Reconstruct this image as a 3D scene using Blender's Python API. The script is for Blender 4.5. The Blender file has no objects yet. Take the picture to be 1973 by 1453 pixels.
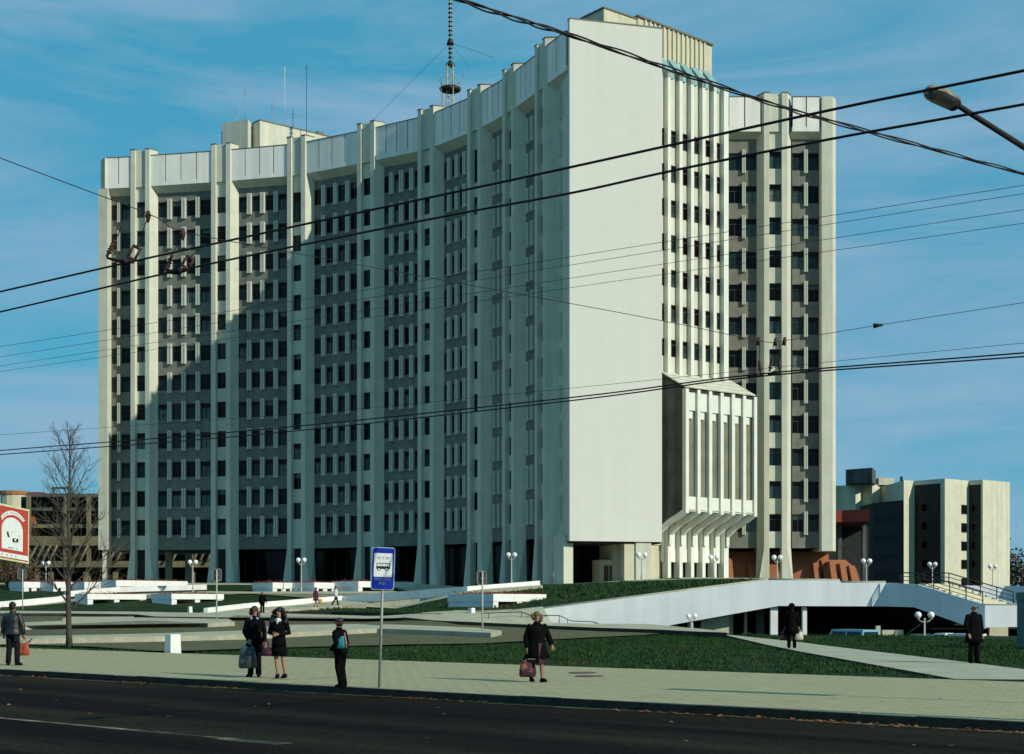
import bpy, bmesh, math, random
from mathutils import Vector, Matrix, noise
rnd = random.Random(11)
SC = bpy.context.scene
COL = SC.collection
R = math.radians
# ------------------------------------------------------------------ camera, sky, sun, exposure
EYE = 1.75
FPX = 2800.0          # focal length in photograph pixels (photograph is 1973 px wide)
U0, VH = 986.0, 1165.0  # picture centre column and horizon row
cd = bpy.data.cameras.new('camera'); cam = bpy.data.objects.new('camera', cd); COL.objects.link(cam)
cam.location = (0, 0, EYE); cam.rotation_euler = (R(90), 0, 0)
cd.sensor_width = 36; cd.lens = FPX / 1973 * 36
cd.shift_y = (VH - 726.5) / 1973; cd.clip_end = 4000; cd.clip_start = 0.2
SC.camera = cam
SUN_EL = R(27.0); SUN_DIR = Vector((.806 * math.cos(SUN_EL), -.592 * math.cos(SUN_EL), math.sin(SUN_EL)))
w = bpy.data.worlds.new('World'); SC.world = w; w.use_nodes = True
nt = w.node_tree; N = nt.nodes; L = nt.links
bg = N['Background']
sky = N.new('ShaderNodeTexSky'); sky.sky_type = 'NISHITA'; sky.sun_disc = False
sky.sun_elevation = SUN_EL; sky.sun_rotation = math.atan2(.806, -.592)
sky.air_density = 1.0; sky.dust_density = 0.3; sky.ozone_density = 2.0; sky.altitude = 200
tint = N.new('ShaderNodeMix'); tint.data_type = 'RGBA'; tint.blend_type = 'MULTIPLY'; tint.inputs[0].default_value = 1
tint.inputs[7].default_value = (.60, .93, .95, 1)
L.new(sky.outputs[0], tint.inputs[6])
tc = N.new('ShaderNodeTexCoord'); mp = N.new('ShaderNodeMapping'); mp.inputs['Scale'].default_value = (1.5, 1.5, 8.5)
mp.inputs['Rotation'].default_value = (R(3), R(5), 0)
L.new(tc.outputs['Generated'], mp.inputs[0])
ns = N.new('ShaderNodeTexNoise'); ns.inputs['Scale'].default_value = 1.45; ns.inputs['Detail'].default_value = 9; ns.inputs['Roughness'].default_value = .60
ns.inputs['Distortion'].default_value = .7
L.new(mp.outputs[0], ns.inputs[0])
rp = N.new('ShaderNodeValToRGB'); rp.color_ramp.elements[0].position = .39; rp.color_ramp.elements[0].color = (0, 0, 0, 1)
rp.color_ramp.elements[1].position = .64; rp.color_ramp.elements[1].color = (1, 1, 1, 1)
L.new(ns.outputs[0], rp.inputs[0])
base = N.new('ShaderNodeMix'); base.data_type = 'RGBA'; base.inputs[0].default_value = .74; base.inputs[7].default_value = (.60, 4.1, 6.3, 1)
L.new(tint.outputs[2], base.inputs[6])
cl = N.new('ShaderNodeMix'); cl.data_type = 'RGBA'; cl.inputs[7].default_value = (3.2, 5.0, 6.8, 1)
ml = N.new('ShaderNodeMath'); ml.operation = 'MULTIPLY'; ml.inputs[1].default_value = .8
L.new(rp.outputs[0], ml.inputs[0]); L.new(ml.outputs[0], cl.inputs[0])
L.new(base.outputs[2], cl.inputs[6])
L.new(cl.outputs[2], bg.inputs[0]); bg.inputs[1].default_value = .091
sl = bpy.data.lights.new('sun', 'SUN'); sun = bpy.data.objects.new('sun', sl); COL.objects.link(sun)
sl.energy = 4.15; sl.angle = R(.5); sl.color = (1, .95, .80)
sun.rotation_euler = (-SUN_DIR).to_track_quat('-Z', 'Y').to_euler()
SC.view_settings.view_transform = 'Standard'; SC.view_settings.look = 'None'
SC.view_settings.exposure = 0.0; SC.view_settings.gamma = 1; SC.view_settings.use_curve_mapping = False

# ------------------------------------------------------------------ materials
def mat(name, col, rough=.8, var=.12, scale=3.0, bump=0.0, bscale=40, metal=0, spec=.3, stretch=(1, 1, 1), streak=0.0, fine=0.0, col2=None, c2pos=(.5, .62), coord='Object'):
    m = bpy.data.materials.new(name); m.use_nodes = True
    t = m.node_tree; b = t.nodes['Principled BSDF']
    b.inputs['Roughness'].default_value = rough; b.inputs['Metallic'].default_value = metal
    b.inputs['Specular IOR Level'].default_value = spec
    c = t.nodes.new('ShaderNodeTexCoord'); mpn = t.nodes.new('ShaderNodeMapping'); mpn.inputs['Scale'].default_value = stretch
    t.links.new(c.outputs[coord], mpn.inputs[0])
    n = t.nodes.new('ShaderNodeTexNoise'); n.inputs['Scale'].default_value = scale; n.inputs['Detail'].default_value = 8; n.inputs['Roughness'].default_value = .65
    t.links.new(mpn.outputs[0], n.inputs[0])
    r = t.nodes.new('ShaderNodeValToRGB')
    lo = [max(0, x * (1 - var * 2)) for x in col]; hi = [min(1, x * (1 + var * 2)) for x in col]
    r.color_ramp.elements[0].position = .25; r.color_ramp.elements[0].color = (*lo, 1)
    r.color_ramp.elements[1].position = .75; r.color_ramp.elements[1].color = (*hi, 1)
    t.links.new(n.outputs[0], r.inputs[0]); out = r.outputs[0]
    def mulnoise(sc, st, amt, out):
        mm = t.nodes.new('ShaderNodeMapping'); mm.inputs['Scale'].default_value = st
        t.links.new(c.outputs[coord], mm.inputs[0])
        n2 = t.nodes.new('ShaderNodeTexNoise'); n2.inputs['Scale'].default_value = sc; n2.inputs['Detail'].default_value = 4
        t.links.new(mm.outputs[0], n2.inputs[0])
        mr = t.nodes.new('ShaderNodeMapRange'); mr.inputs[1].default_value = .3; mr.inputs[2].default_value = .7
        mr.inputs[3].default_value = 1 - amt; mr.inputs[4].default_value = 1 + amt * .5
        t.links.new(n2.outputs[0], mr.inputs[0])
        mx = t.nodes.new('ShaderNodeMix'); mx.data_type = 'RGBA'; mx.blend_type = 'MULTIPLY'; mx.inputs[0].default_value = 1
        t.links.new(out, mx.inputs[6]); t.links.new(mr.outputs[0], mx.inputs[7])
        return mx.outputs[2]
    if col2 is not None:
        n3 = t.nodes.new('ShaderNodeTexNoise'); n3.inputs['Scale'].default_value = scale * .35; n3.inputs['Detail'].default_value = 6
        t.links.new(mpn.outputs[0], n3.inputs[0])
        r3 = t.nodes.new('ShaderNodeValToRGB'); r3.color_ramp.elements[0].position = c2pos[0]; r3.color_ramp.elements[1].position = c2pos[1]
        t.links.new(n3.outputs[0], r3.inputs[0])
        mx = t.nodes.new('ShaderNodeMix'); mx.data_type = 'RGBA'; mx.inputs[7].default_value = (*col2, 1)
        t.links.new(r3.outputs[0], mx.inputs[0]); t.links.new(out, mx.inputs[6]); out = mx.outputs[2]
    if streak: out = mulnoise(1.0, (1.3, 1.3, .05), streak, out)
    if fine: out = mulnoise(1.0, (14, 14, 14), fine, out)
    t.links.new(out, b.inputs['Base Color'])
    if bump:
        nb = t.nodes.new('ShaderNodeTexNoise'); nb.inputs['Scale'].default_value = bscale; nb.inputs['Detail'].default_value = 4
        t.links.new(mpn.outputs[0], nb.inputs[0])
        bp = t.nodes.new('ShaderNodeBump'); bp.inputs['Strength'].default_value = bump; bp.inputs['Distance'].default_value = .05
        t.links.new(nb.outputs[0], bp.inputs['Height']); t.links.new(bp.outputs[0], b.inputs['Normal'])
    return m
def brickmat(name, c1, c2, mortar, scale, bw=.5, rh=.25, ms=.02, bump=.3, vertical=True, rough=.85, var=.12, streak=0):
    m = mat(name, c1, rough=rough, var=var, streak=streak)
    t = m.node_tree; b = t.nodes['Principled BSDF']
    br = t.nodes.new('ShaderNodeTexBrick'); br.inputs['Color1'].default_value = (*c1, 1); br.inputs['Color2'].default_value = (*c2, 1)
    br.inputs['Mortar'].default_value = (*mortar, 1); br.inputs['Scale'].default_value = scale
    br.inputs['Brick Width'].default_value = bw; br.inputs['Row Height'].default_value = rh; br.inputs['Mortar Size'].default_value = ms
    c = [n for n in t.nodes if n.type == 'TEX_COORD'][0]
    src = c.outputs['Object']
    if vertical:
        sx = t.nodes.new('ShaderNodeSeparateXYZ'); cx = t.nodes.new('ShaderNodeCombineXYZ'); ad = t.nodes.new('ShaderNodeMath')
        t.links.new(src, sx.inputs[0]); t.links.new(sx.outputs[0], ad.inputs[0]); t.links.new(sx.outputs[1], ad.inputs[1])
        t.links.new(ad.outputs[0], cx.inputs[0]); t.links.new(sx.outputs[2], cx.inputs[1]); src = cx.outputs[0]
    t.links.new(src, br.inputs[0])
    old = b.inputs['Base Color'].links[0].from_socket
    rgb = t.nodes.new('ShaderNodeMix'); rgb.data_type = 'RGBA'; rgb.blend_type = 'MIX'; rgb.inputs[0].default_value = .62
    t.links.new(old, rgb.inputs[6]); t.links.new(br.outputs[0], rgb.inputs[7]); t.links.new(rgb.outputs[2], b.inputs['Base Color'])
    bp = t.nodes.new('ShaderNodeBump'); bp.inputs['Strength'].default_value = bump; bp.inputs['Distance'].default_value = .02; bp.invert = True
    t.links.new(br.outputs[1], bp.inputs['Height']); t.links.new(bp.outputs[0], b.inputs['Normal'])
    return m
M = {}
M['concrete'] = mat('pale_concrete', (.56, .565, .455), .85, .06, .6, .15, 25, streak=.14, fine=.06)
M['slab'] = brickmat('pale_block_cladding', (.60, .608, .545), (.615, .625, .56), (.58, .59, .525), 1.0, 2.4, .3, .006, .04, var=.03, streak=.06)
M['panel'] = mat('white_panel', (.77, .755, .685), .7, .04, .5, .08, 30, streak=.12)
M['spandrel'] = mat('grey_pebble_panel', (.185, .19, .158), .9, .12, .9, .4, 14, streak=.12, fine=.3)
M['mullion'] = mat('mullion_concrete', (.50, .52, .43), .75, .06, .8)
M['groove'] = mat('dark_joint', (.05, .045, .03), .9)
M['rib'] = mat('white_rib', (.64, .66, .58), .7, .05, .8)
M['glass'] = mat('dark_window_glass', (.003, .004, .004), .10, .4, .5, spec=.14)
M['rooflight'] = mat('teal_rooflight', (.24, .38, .36), .35, .08, 1.5, spec=.5)
M['dullconcrete'] = mat('dull_olive_concrete', (.165, .145, .085), .9, .2, .6, .2, 20, streak=.25)
M['glass_b'] = mat('teal_window_glass', (.008, .024, .023), .1, .5, 1.5, spec=.25)
M['curtain'] = mat('pale_curtain_behind_glass', (.10, .13, .11), .3, .35, 3, spec=.3)
M['glass_c'] = mat('curtained_glass', (.03, .055, .05), .12, .5, 2.0, spec=.5)
M['frame'] = mat('dark_wood_frame', (.045, .035, .028), .6, .2, 4)
M['brownframe'] = mat('brown_frame', (.10, .045, .03), .6, .2, 4)
M['beige'] = mat('beige_stucco', (.52, .50, .36), .85, .08, .7, .1, 20, streak=.12)
M['olive'] = mat('olive_glazing', (.17, .17, .11), .35, .15, .8, spec=.5)
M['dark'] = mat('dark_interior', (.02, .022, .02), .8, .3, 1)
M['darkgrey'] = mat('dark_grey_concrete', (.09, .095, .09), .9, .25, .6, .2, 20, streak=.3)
M['roofing'] = mat('bitumen_roof', (.06, .06, .055), .9)
M['cap'] = mat('zinc_capping', (.12, .12, .09), .6)
M['brick'] = brickmat('orange_brick', (.36, .125, .055), (.27, .08, .04), (.30, .19, .11), 1.0, .5, .16, .02, .4)
M['brick_dark'] = mat('red_fascia', (.24, .045, .03), .7, .15, 2)
M['white'] = mat('white_render', (.66, .70, .71), .8, .04, .25, .12, 25, streak=.09, fine=.05)
M['white2'] = mat('whitewashed_concrete', (.72, .73, .70), .85, .08, 1.2, .15, 25, fine=.08)
M['asphalt'] = mat('asphalt', (.052, .05, .044), .75, .22, 1.6, .5, 60, spec=.25, fine=.4)
M['road'] = mat('worn_asphalt_road', (.0085, .008, .0075), .95, .3, 1.6, .5, 70, spec=.05, fine=.7, stretch=(.08, 1, 1), col2=(.030, .028, .016), c2pos=(.44, .66))
M['lot'] = mat('olive_asphalt', (.115, .115, .06), .9, .14, .5, .3, 40, spec=.15, fine=.3)  # paler yellowish asphalt of the parking lot
M['pave'] = brickmat('paving_blocks', (.385, .36, .20), (.30, .285, .155), (.16, .15, .085), 1.0, .42, .21, .018, .3, vertical=False, var=.16)
M['path'] = mat('concrete_path', (.40, .395, .275), .9, .1, .7, .25, 30, fine=.15)
M['kerbshade'] = mat('shade_dark_kerb', (.035, .035, .026), .9, .3, 2.5, .3, 30, fine=.3)  # kerb faces painted near black to deepen their shade
M['kerb'] = mat('kerb_concrete', (.36, .35, .26), .9, .15, 1.5, .3, 30, fine=.2)
M['paint'] = mat('worn_white_paint', (.22, .21, .12), .8, .3, 4, col2=(.022, .02, .014), c2pos=(.40, .6), fine=.4)
M['buff'] = mat('buff_cladding', (.56, .55, .42), .85, .06, .7, .1, 20, streak=.12)
M['grass'] = mat('lawn', (.016, .046, .014), .95, .3, 1.1, .8, 30, spec=.1, fine=.5, col2=(.055, .055, .02), c2pos=(.52, .72))
M['grassbank'] = mat('bank_lawn', (.020, .046, .016), .95, .3, .6, .8, 20, spec=.1, fine=.5, col2=(.055, .058, .024), c2pos=(.55, .75))
M['blade'] = mat('grass_blade', (.016, .050, .013), .8, .35, .9, spec=.15, col2=(.06, .065, .02), c2pos=(.55, .7))
M['soil'] = mat('soil', (.05, .035, .02), .95, .3, 3, .5, 20)
M['flower'] = mat('red_flowers', (.22, .05, .035), .9, .35, 3)
M['bark'] = mat('bark', (.065, .055, .042), .9, .3, 6, .6, 30)
M['twig'] = mat('twig', (.10, .085, .062), .9, .25, 3)
M['globe'] = mat('milk_glass_globe', (.82, .83, .80), .25, .02, 1, spec=.5)
M['steel'] = mat('galvanised_steel', (.28, .28, .26), .55, .12, 3, metal=.4)
M['paleSteel'] = mat('pale_painted_pole', (.38, .39, .33), .6, .12, 3)
M['rail'] = mat('dark_railing', (.03, .028, .025), .6)
M['wire'] = mat('black_wire', (.012, .011, .010), .7)
M['rust'] = mat('rusty_fitting', (.05, .022, .018), .7, .3, 10)
M['blue'] = mat('sign_blue', (.006, .022, .30), .45, .06, 2)
M['signwhite'] = mat('sign_white', (.72, .75, .72), .5, .05, 3)
M['signrim'] = mat('sign_rim', (.30, .42, .45), .5)
M['ink'] = mat('black_ink', (.012, .012, .012), .6)
M['greyink'] = mat('faded_ink', (.26, .28, .24), .6)
M['posterred'] = brickmat('poster_red', (.50, .06, .035), (.42, .045, .03), (.30, .05, .03), 1.0, .3, .12, .02, .0)
M['cream'] = mat('cream_edge', (.62, .58, .36), .6)
M['skin'] = mat('skin', (.32, .155, .10), .6, .08, 10)
M['stocking'] = mat('stocking', (.24, .12, .075), .6, .08, 10)
M['black'] = mat('black_cloth', (.0045, .0045, .005), .95, .3, 5, .5, 25, spec=.04)
M['leather'] = mat('black_leather', (.012, .013, .014), .38, .4, 6, .5, 25, spec=.5)
M['denim'] = mat('dark_denim', (.010, .011, .014), .9, .3, 6, .4, 25, spec=.06)
M['plum'] = mat('plum_cloth', (.045, .010, .030), .85, .25, 8)
M['hair_brown'] = mat('brown_hair', (.055, .028, .015), .6, .3, 30)
M['hair_black'] = mat('black_hair', (.010, .008, .007), .5, .3, 30)
M['hair_grey'] = mat('grey_brown_hair', (.11, .085, .05), .7, .3, 30)
M['hair_red'] = mat('reddish_hair', (.06, .015, .022), .6, .3, 30)
M['teal'] = mat('teal_cloth', (.02, .20, .24), .8, .12, 8)
M['pink'] = mat('pink_cloth', (.45, .12, .14), .8)
M['lightblue'] = mat('light_blue_cloth', (.22, .38, .55), .8)
M['whitecloth'] = mat('white_cloth', (.55, .56, .52), .85)
M['palecoat'] = mat('pale_jacket', (.42, .50, .48), .85, .08, 6)
M['redbag'] = mat('red_plastic_bag', (.28, .05, .025), .5, .3, 12, col2=(.36, .19, .07))
M['yellowbag'] = mat('yellow_bag', (.50, .30, .07), .5, .2, 8)
M['plastic'] = mat('dark_plastic_bag', (.02, .028, .032), .35, .5, 9, spec=.5, col2=(.10, .16, .17), c2pos=(.55, .7))
M['multibag'] = mat('patterned_bag', (.035, .008, .015), .7, .4, 14, col2=(.24, .08, .06), c2pos=(.50, .58))
M['carwhite'] = mat('white_car_paint', (.62, .64, .60), .3, .04, 2, spec=.5)
M['carblue'] = mat('light_blue_car_paint', (.16, .36, .40), .3, .05, 2, spec=.5)
M['carcream'] = mat('cream_car_paint', (.42, .40, .30), .4, .06, 2, spec=.5)
M['tyre'] = mat('tyre_rubber', (.012, .012, .012), .8)
M['kiosk'] = mat('teal_painted_metal', (.025, .12, .13), .6, .12, 1.5)
M['autumn'] = mat('autumn_leaves', (.13, .055, .02), .9, .4, 1.5)
M['evergreen'] = mat('dark_foliage', (.020, .032, .014), .9, .4, 1.5)
M['leaf'] = mat('fallen_leaf', (.22, .08, .03), .8, .4, 8)
M['lampgrey'] = mat('lamp_housing', (.22, .21, .14), .6, .25, 8, col2=(.18, .07, .025), c2pos=(.5, .6))
M['lens'] = mat('dark_lamp_lens', (.02, .02, .02), .3)
M['mast'] = mat('mast_paint', (.36, .33, .20), .6, .15, 3)
M['iron'] = mat('cast_iron', (.10, .085, .06), .7, .3, 8)

# ------------------------------------------------------------------ helpers
class MB:
    def __init__(s): s.v = []; s.f = []; s.mi = []; s.mats = []; s.smooth = []
    def m(s, mt):
        if mt not in s.mats: s.mats.append(mt)
        return s.mats.index(mt)
    def add(s, vs, fs, mt, smooth=False):
        o = len(s.v); s.v += [tuple(v) for v in vs]; k = s.m(mt)
        for f in fs: s.f.append([i + o for i in f]); s.mi.append(k); s.smooth.append(smooth)
        return s
    def box(s, x0, y0, z0, x1, y1, z1, mt, X=None):
        vs = [Vector(p) for p in ((x0, y0, z0), (x1, y0, z0), (x1, y1, z0), (x0, y1, z0), (x0, y0, z1), (x1, y0, z1), (x1, y1, z1), (x0, y1, z1))]
        if X is not None: vs = [X @ v for v in vs]
        return s.add(vs, [(3, 2, 1, 0), (4, 5, 6, 7), (0, 1, 5, 4), (1, 2, 6, 5), (2, 3, 7, 6), (3, 0, 4, 7)], mt)
    def prism(s, poly, z0, z1, mt, top=None, X=None):
        """poly: CCW list of (x,y); z0/z1 numbers or per-vertex lists"""
        n = len(poly); a = sum(poly[i][0] * poly[(i + 1) % n][1] - poly[(i + 1) % n][0] * poly[i][1] for i in range(n))
        Z0 = z0 if isinstance(z0, (list, tuple)) else [z0] * n; Z1 = z1 if isinstance(z1, (list, tuple)) else [z1] * n
        if a < 0: poly = poly[::-1]; Z0 = list(Z0)[::-1]; Z1 = list(Z1)[::-1]
        vs = [Vector((p[0], p[1], z)) for p, z in zip(poly, Z0)] + [Vector((p[0], p[1], z)) for p, z in zip(poly, Z1)]
        if X is not None: vs = [X @ v for v in vs]
        s.add(vs, [(i, (i + 1) % n, (i + 1) % n + n, i + n) for i in range(n)] + [tuple(range(n))[::-1]], mt)
        o = len(s.v) - 2 * n
        s.f.append([o + n + i for i in range(n)]); s.mi.append(s.m(top or mt)); s.smooth.append(False)
        return s
    def sheet(s, pts, th, mt):
        """polygon in 3D given by corner points, thickened along its normal"""
        P = [Vector(p) for p in pts]; nrm = Vector((0, 0, 0))
        for i in range(len(P)): nrm += P[i].cross(P[(i + 1) % len(P)])
        nrm.normalize(); n = len(P)
        vs = P + [p - nrm * th for p in P]
        return s.add(vs, [tuple(range(n)), tuple(range(2 * n - 1, n - 1, -1))] + [(i, i + n, (i + 1) % n + n, (i + 1) % n) for i in range(n)], mt)
    def tube(s, pts, r, mt, n=6, caps=True, smooth=True):
        P = [Vector(p) for p in pts]; k = len(P); rr = r if isinstance(r, (list, tuple)) else [r] * k
        vs = []; up = None
        for i in range(k):
            d = (P[min(i + 1, k - 1)] - P[max(i - 1, 0)])
            if d.length < 1e-9: d = Vector((0, 0, 1))
            d.normalize()
            if up is None: up = Vector((0, 0, 1)) if abs(d.z) < .9 else Vector((0, 1, 0))
            a = d.cross(up)
            if a.length < 1e-5: a = d.cross(Vector((1, 0, 0)))
            a.normalize(); b = a.cross(d).normalized(); up = b
            for j in range(n):
                t = 2 * math.pi * j / n
                vs.append(P[i] + (a * math.cos(t) + b * math.sin(t)) * rr[i])
        fs = [(i * n + j, i * n + (j + 1) % n, (i + 1) * n + (j + 1) % n, (i + 1) * n + j) for i in range(k - 1) for j in range(n)]
        s.add(vs, fs, mt, smooth)
        if caps: 
            o = len(s.v) - k * n
            s.f += [[o + j for j in range(n)][::-1], [o + (k - 1) * n + j for j in range(n)]]; s.mi += [s.m(mt)] * 2; s.smooth += [False] * 2
        return s
    def loft(s, rings, mt, n=12, smooth=True):
        """rings: (cx,cy,cz,rx,ry) horizontal ellipses bottom to top"""
        vs = [(c[0] + c[3] * math.cos(2 * math.pi * j / n), c[1] + c[4] * math.sin(2 * math.pi * j / n), c[2]) for c in rings for j in range(n)]
        k = len(rings)
        fs = [(i * n + j, i * n + (j + 1) % n, (i + 1) * n + (j + 1) % n, (i + 1) * n + j) for i in range(k - 1) for j in range(n)]
        fs += [tuple(range(n))[::-1], tuple((k - 1) * n + j for j in range(n))]
        return s.add(vs, fs, mt, smooth)
    def ball(s, c, r, mt, n=12, k=8, sx=1, sy=1, sz=1, zmin=-1):
        rings = []
        for i in range(k + 1):
            t = -math.pi / 2 + math.pi * i / k
            if math.sin(t) < zmin: continue
            rr = max(1e-3, math.cos(t)) * r
            rings.append((c[0], c[1], c[2] + math.sin(t) * r * sz, rr * sx, rr * sy))
        return s.loft(rings, mt, n)
    def xf(s, X, o=0):
        for i in range(o, len(s.v)): s.v[i] = tuple(X @ Vector(s.v[i]))
        return s
    def mesh(s, name):
        me = bpy.data.meshes.new(name); me.from_pydata(s.v, [], s.f); 
        for mt in s.mats: me.materials.append(M[mt])
        me.polygons.foreach_set('material_index', s.mi); me.polygons.foreach_set('use_smooth', s.smooth); me.update()
        return me
    def build(s, name, parent=None, X=None):
        return link(s.mesh(name), name, parent, X)
def link(me, name, parent=None, X=None):
    o = bpy.data.objects.new(name, me); COL.objects.link(o)
    if X is not None: o.matrix_local = X
    if parent is not None: o.parent = parent
    return o
def empty(name, loc=(0, 0, 0), rz=0):
    o = bpy.data.objects.new(name, None); COL.objects.link(o); o.location = loc; o.rotation_euler = (0, 0, rz); o.empty_display_size = .3
    return o
def tag(o, label=None, cat=None, group=None, kind=None):
    if label: o['label'] = label
    if cat: o['category'] = cat
    if group: o['group'] = group
    if kind: o['kind'] = kind
    return o
def copy_tree(o, parent=None):
    c = o.copy(); COL.objects.link(c)
    if parent is not None: c.parent = parent
    for ch in list(o.children): copy_tree(ch, c)
    return c
def F(fl): return EYE + 3.3 * fl               # height of a storey line above the camera's eye
def px(u, Y): return (u - U0) * Y / FPX         # side position of a picture column at distance Y
def pz(v, Y): return EYE + (VH - v) * Y / FPX
def sY(s): return FPX * 3.3 / s                 # distance from the pixel size of one storey
def frame(p, t):
    """matrix with X along t (plan), Z up, -Y outward towards the viewer"""
    t = Vector((t[0], t[1], 0)).normalized(); yv = Vector((-t.y, t.x, 0))
    return Matrix(((t.x, yv.x, 0, p[0]), (t.y, yv.y, 0, p[1]), (0, 0, 1, p[2] if len(p) > 2 else 0), (0, 0, 0, 1)))
# street frame
SO = Vector((-13.8, 39.2, 0)); SD = Vector((.772, -.635, 0)).normalized(); SN = Vector((-SD.y, SD.x, 0))
def st(a, b, z=0): return SO + SD * a + SN * b + Vector((0, 0, z))
# terrain
def lerp(tab, y):
    if y <= tab[0][0]: return tab[0][1]
    for (a, b), (c, d) in zip(tab, tab[1:]):
        if y <= c: return b + (d - b) * (y - a) / (c - a)
    return tab[-1][1]
LP = [(62, 0), (80, .22), (90, .45), (102, .76), (113, 1.05), (125, 1.62), (140, 3.0), (150, 3.85), (158, 4.1), (400, 4.1)]
RP = [(62, 0), (80, .08), (92, .3), (95, .3)]
def smooth01(t): t = max(0, min(1, t)); return t * t * (3 - 2 * t)
def base_h(x, y):
    l = lerp(LP, y)
    k = smooth01((x + 8) / 14)
    low = max(smooth01((y - 80) / 5) * smooth01((x - 13.5) / 3), smooth01((y - 94) / 3) * smooth01((x - 9) / 3))
    r = lerp(RP, y) * (1 - low) - 1.7 * low
    return l * (1 - k) + r * k
WALLY = 95.0
def wall_top(x): return lerp([(-1.4, 1.04), (16.8, 3.32), (24.6, 3.30), (27, .2), (60, .2)], x)
def bank_h(x, y):
    l = lerp(LP, y) - .12
    k = smooth01((x + 11) / 8.5)
    t = max(0, (y - WALLY) / 31.0)
    zb = lerp([(-5, 3.45), (5, 3.55), (14, 4.1), (23, 4.0), (24.6, 3.9), (27, .2), (60, .2)], x)
    if t <= 1: d = (wall_top(x) - .06) + (zb - wall_top(x) + .06) * t
    else: d = zb
    return l * (1 - k) + d * k
def H(x, y):
    h = base_h(x, y)
    if y >= WALLY and x > -12: h = max(h, bank_h(x, y))
    return h
def G(u, v):
    """where the sight line of a picture point meets the ground"""
    a, b = (u - U0) / FPX, (VH - v) / FPX
    y = 20.0; step = .25
    while y < 260:
        if EYE + b * y <= H(a * y, y): break
        y += step
    lo, hi = y - step, y
    for _ in range(20):
        mid = (lo + hi) / 2
        if EYE + b * mid <= H(a * mid, mid): hi = mid
        else: lo = mid
    return Vector((a * hi, hi, H(a * hi, hi)))
def drape(name, poly, off, mt, hfun=H, step=2.5, side=0, sidemat=None):
    """plan polygon laid over the ground, cut fine enough to follow it; side>0 gives it edge faces that deep"""
    bm = bmesh.new(); vs = [bm.verts.new((p[0], p[1], 0)) for p in poly]; f = bm.faces.new(vs)
    bmesh.ops.triangulate(bm, faces=[f])
    xs = [p[0] for p in poly]; ys = [p[1] for p in poly]
    y = math.ceil(min(ys) / step) * step
    while y < max(ys):
        bmesh.ops.bisect_plane(bm, geom=bm.verts[:] + bm.edges[:] + bm.faces[:], plane_co=(0, y, 0), plane_no=(0, 1, 0)); y += step
    x = math.ceil(min(xs) / step) * step
    while x < max(xs):
        bmesh.ops.bisect_plane(bm, geom=bm.verts[:] + bm.edges[:] + bm.faces[:], plane_co=(x, 0, 0), plane_no=(1, 0, 0)); x += step
    for v in bm.verts: v.co.z = hfun(v.co.x, v.co.y) + off
    bmesh.ops.recalc_face_normals(bm, faces=bm.faces[:])
    if sum(f.normal.z for f in bm.faces) < 0: bmesh.ops.reverse_faces(bm, faces=bm.faces[:])
    me = bpy.data.meshes.new(name); 
    if side:
        be = [e for e in bm.edges if e.is_boundary]
        ex = bmesh.ops.extrude_edge_only(bm, edges=be)
        for v in [g for g in ex['geom'] if isinstance(g, bmesh.types.BMVert)]: v.co.z -= side
        for fc in [g for g in ex['geom'] if isinstance(g, bmesh.types.BMFace)]: fc.material_index = 1
        bmesh.ops.recalc_face_normals(bm, faces=bm.faces[:])
        if sum(f.normal.z for f in bm.faces) < 0: bmesh.ops.reverse_faces(bm, faces=bm.faces[:])
    bm.to_mesh(me); bm.free(); me.materials.append(M[mt]); me.materials.append(M[sidemat or mt])
    return link(me, name)
# ------------------------------------------------------------------ ground, road, pavement
def ground_sheet():
    mb = MB(); xs = [-1500, -600, -250, -120] + [-90 + 2.5 * i for i in range(73)] + [120, 250, 600, 1500]
    ys = [-300, -60, 0, 20] + [30 + 2 * i for i in range(81)] + [230, 320, 600, 1200, 2600]
    vs = []
    for y in ys:
        for x in xs:
            d = (Vector((x, y, 0)) - SO).dot(SN)
            z = base_h(x, y)
            if d < 12.5: z = min(z, -.32 if d < 8 else -.05)
            if y > 94.5 and x > -9: z -= .35
            vs.append((x, y, z - .06))
    n = len(xs)
    fs = [(j * n + i, j * n + i + 1, (j + 1) * n + i + 1, (j + 1) * n + i) for j in range(len(ys) - 1) for i in range(n - 1)]
    mb.add(vs, fs, 'grass', True); return tag(mb.build('ground'), kind='structure')
ground_sheet()
def strip(name, a0, a1, b0, b1, z, mt):
    mb = MB(); n = 24
    for i in range(n):
        p0, p1 = a0 + (a1 - a0) * i / n, a0 + (a1 - a0) * (i + 1) / n
        mb.add([st(p0, b0, z), st(p1, b0, z), st(p1, b1, z), st(p0, b1, z)], [(0, 1, 2, 3)], mt)
    X = frame(SO, SD); return tag(mb.xf(X.inverted()).build(name, None, X), kind='structure')
strip('road', -160, 120, -19, 0, -.15, 'road')
strip('near_pavement', -160, 120, -30, -19.2, 0, 'pave')
strip('pavement', -160, 120, .2, 11.25, 0, 'pave')
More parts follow.
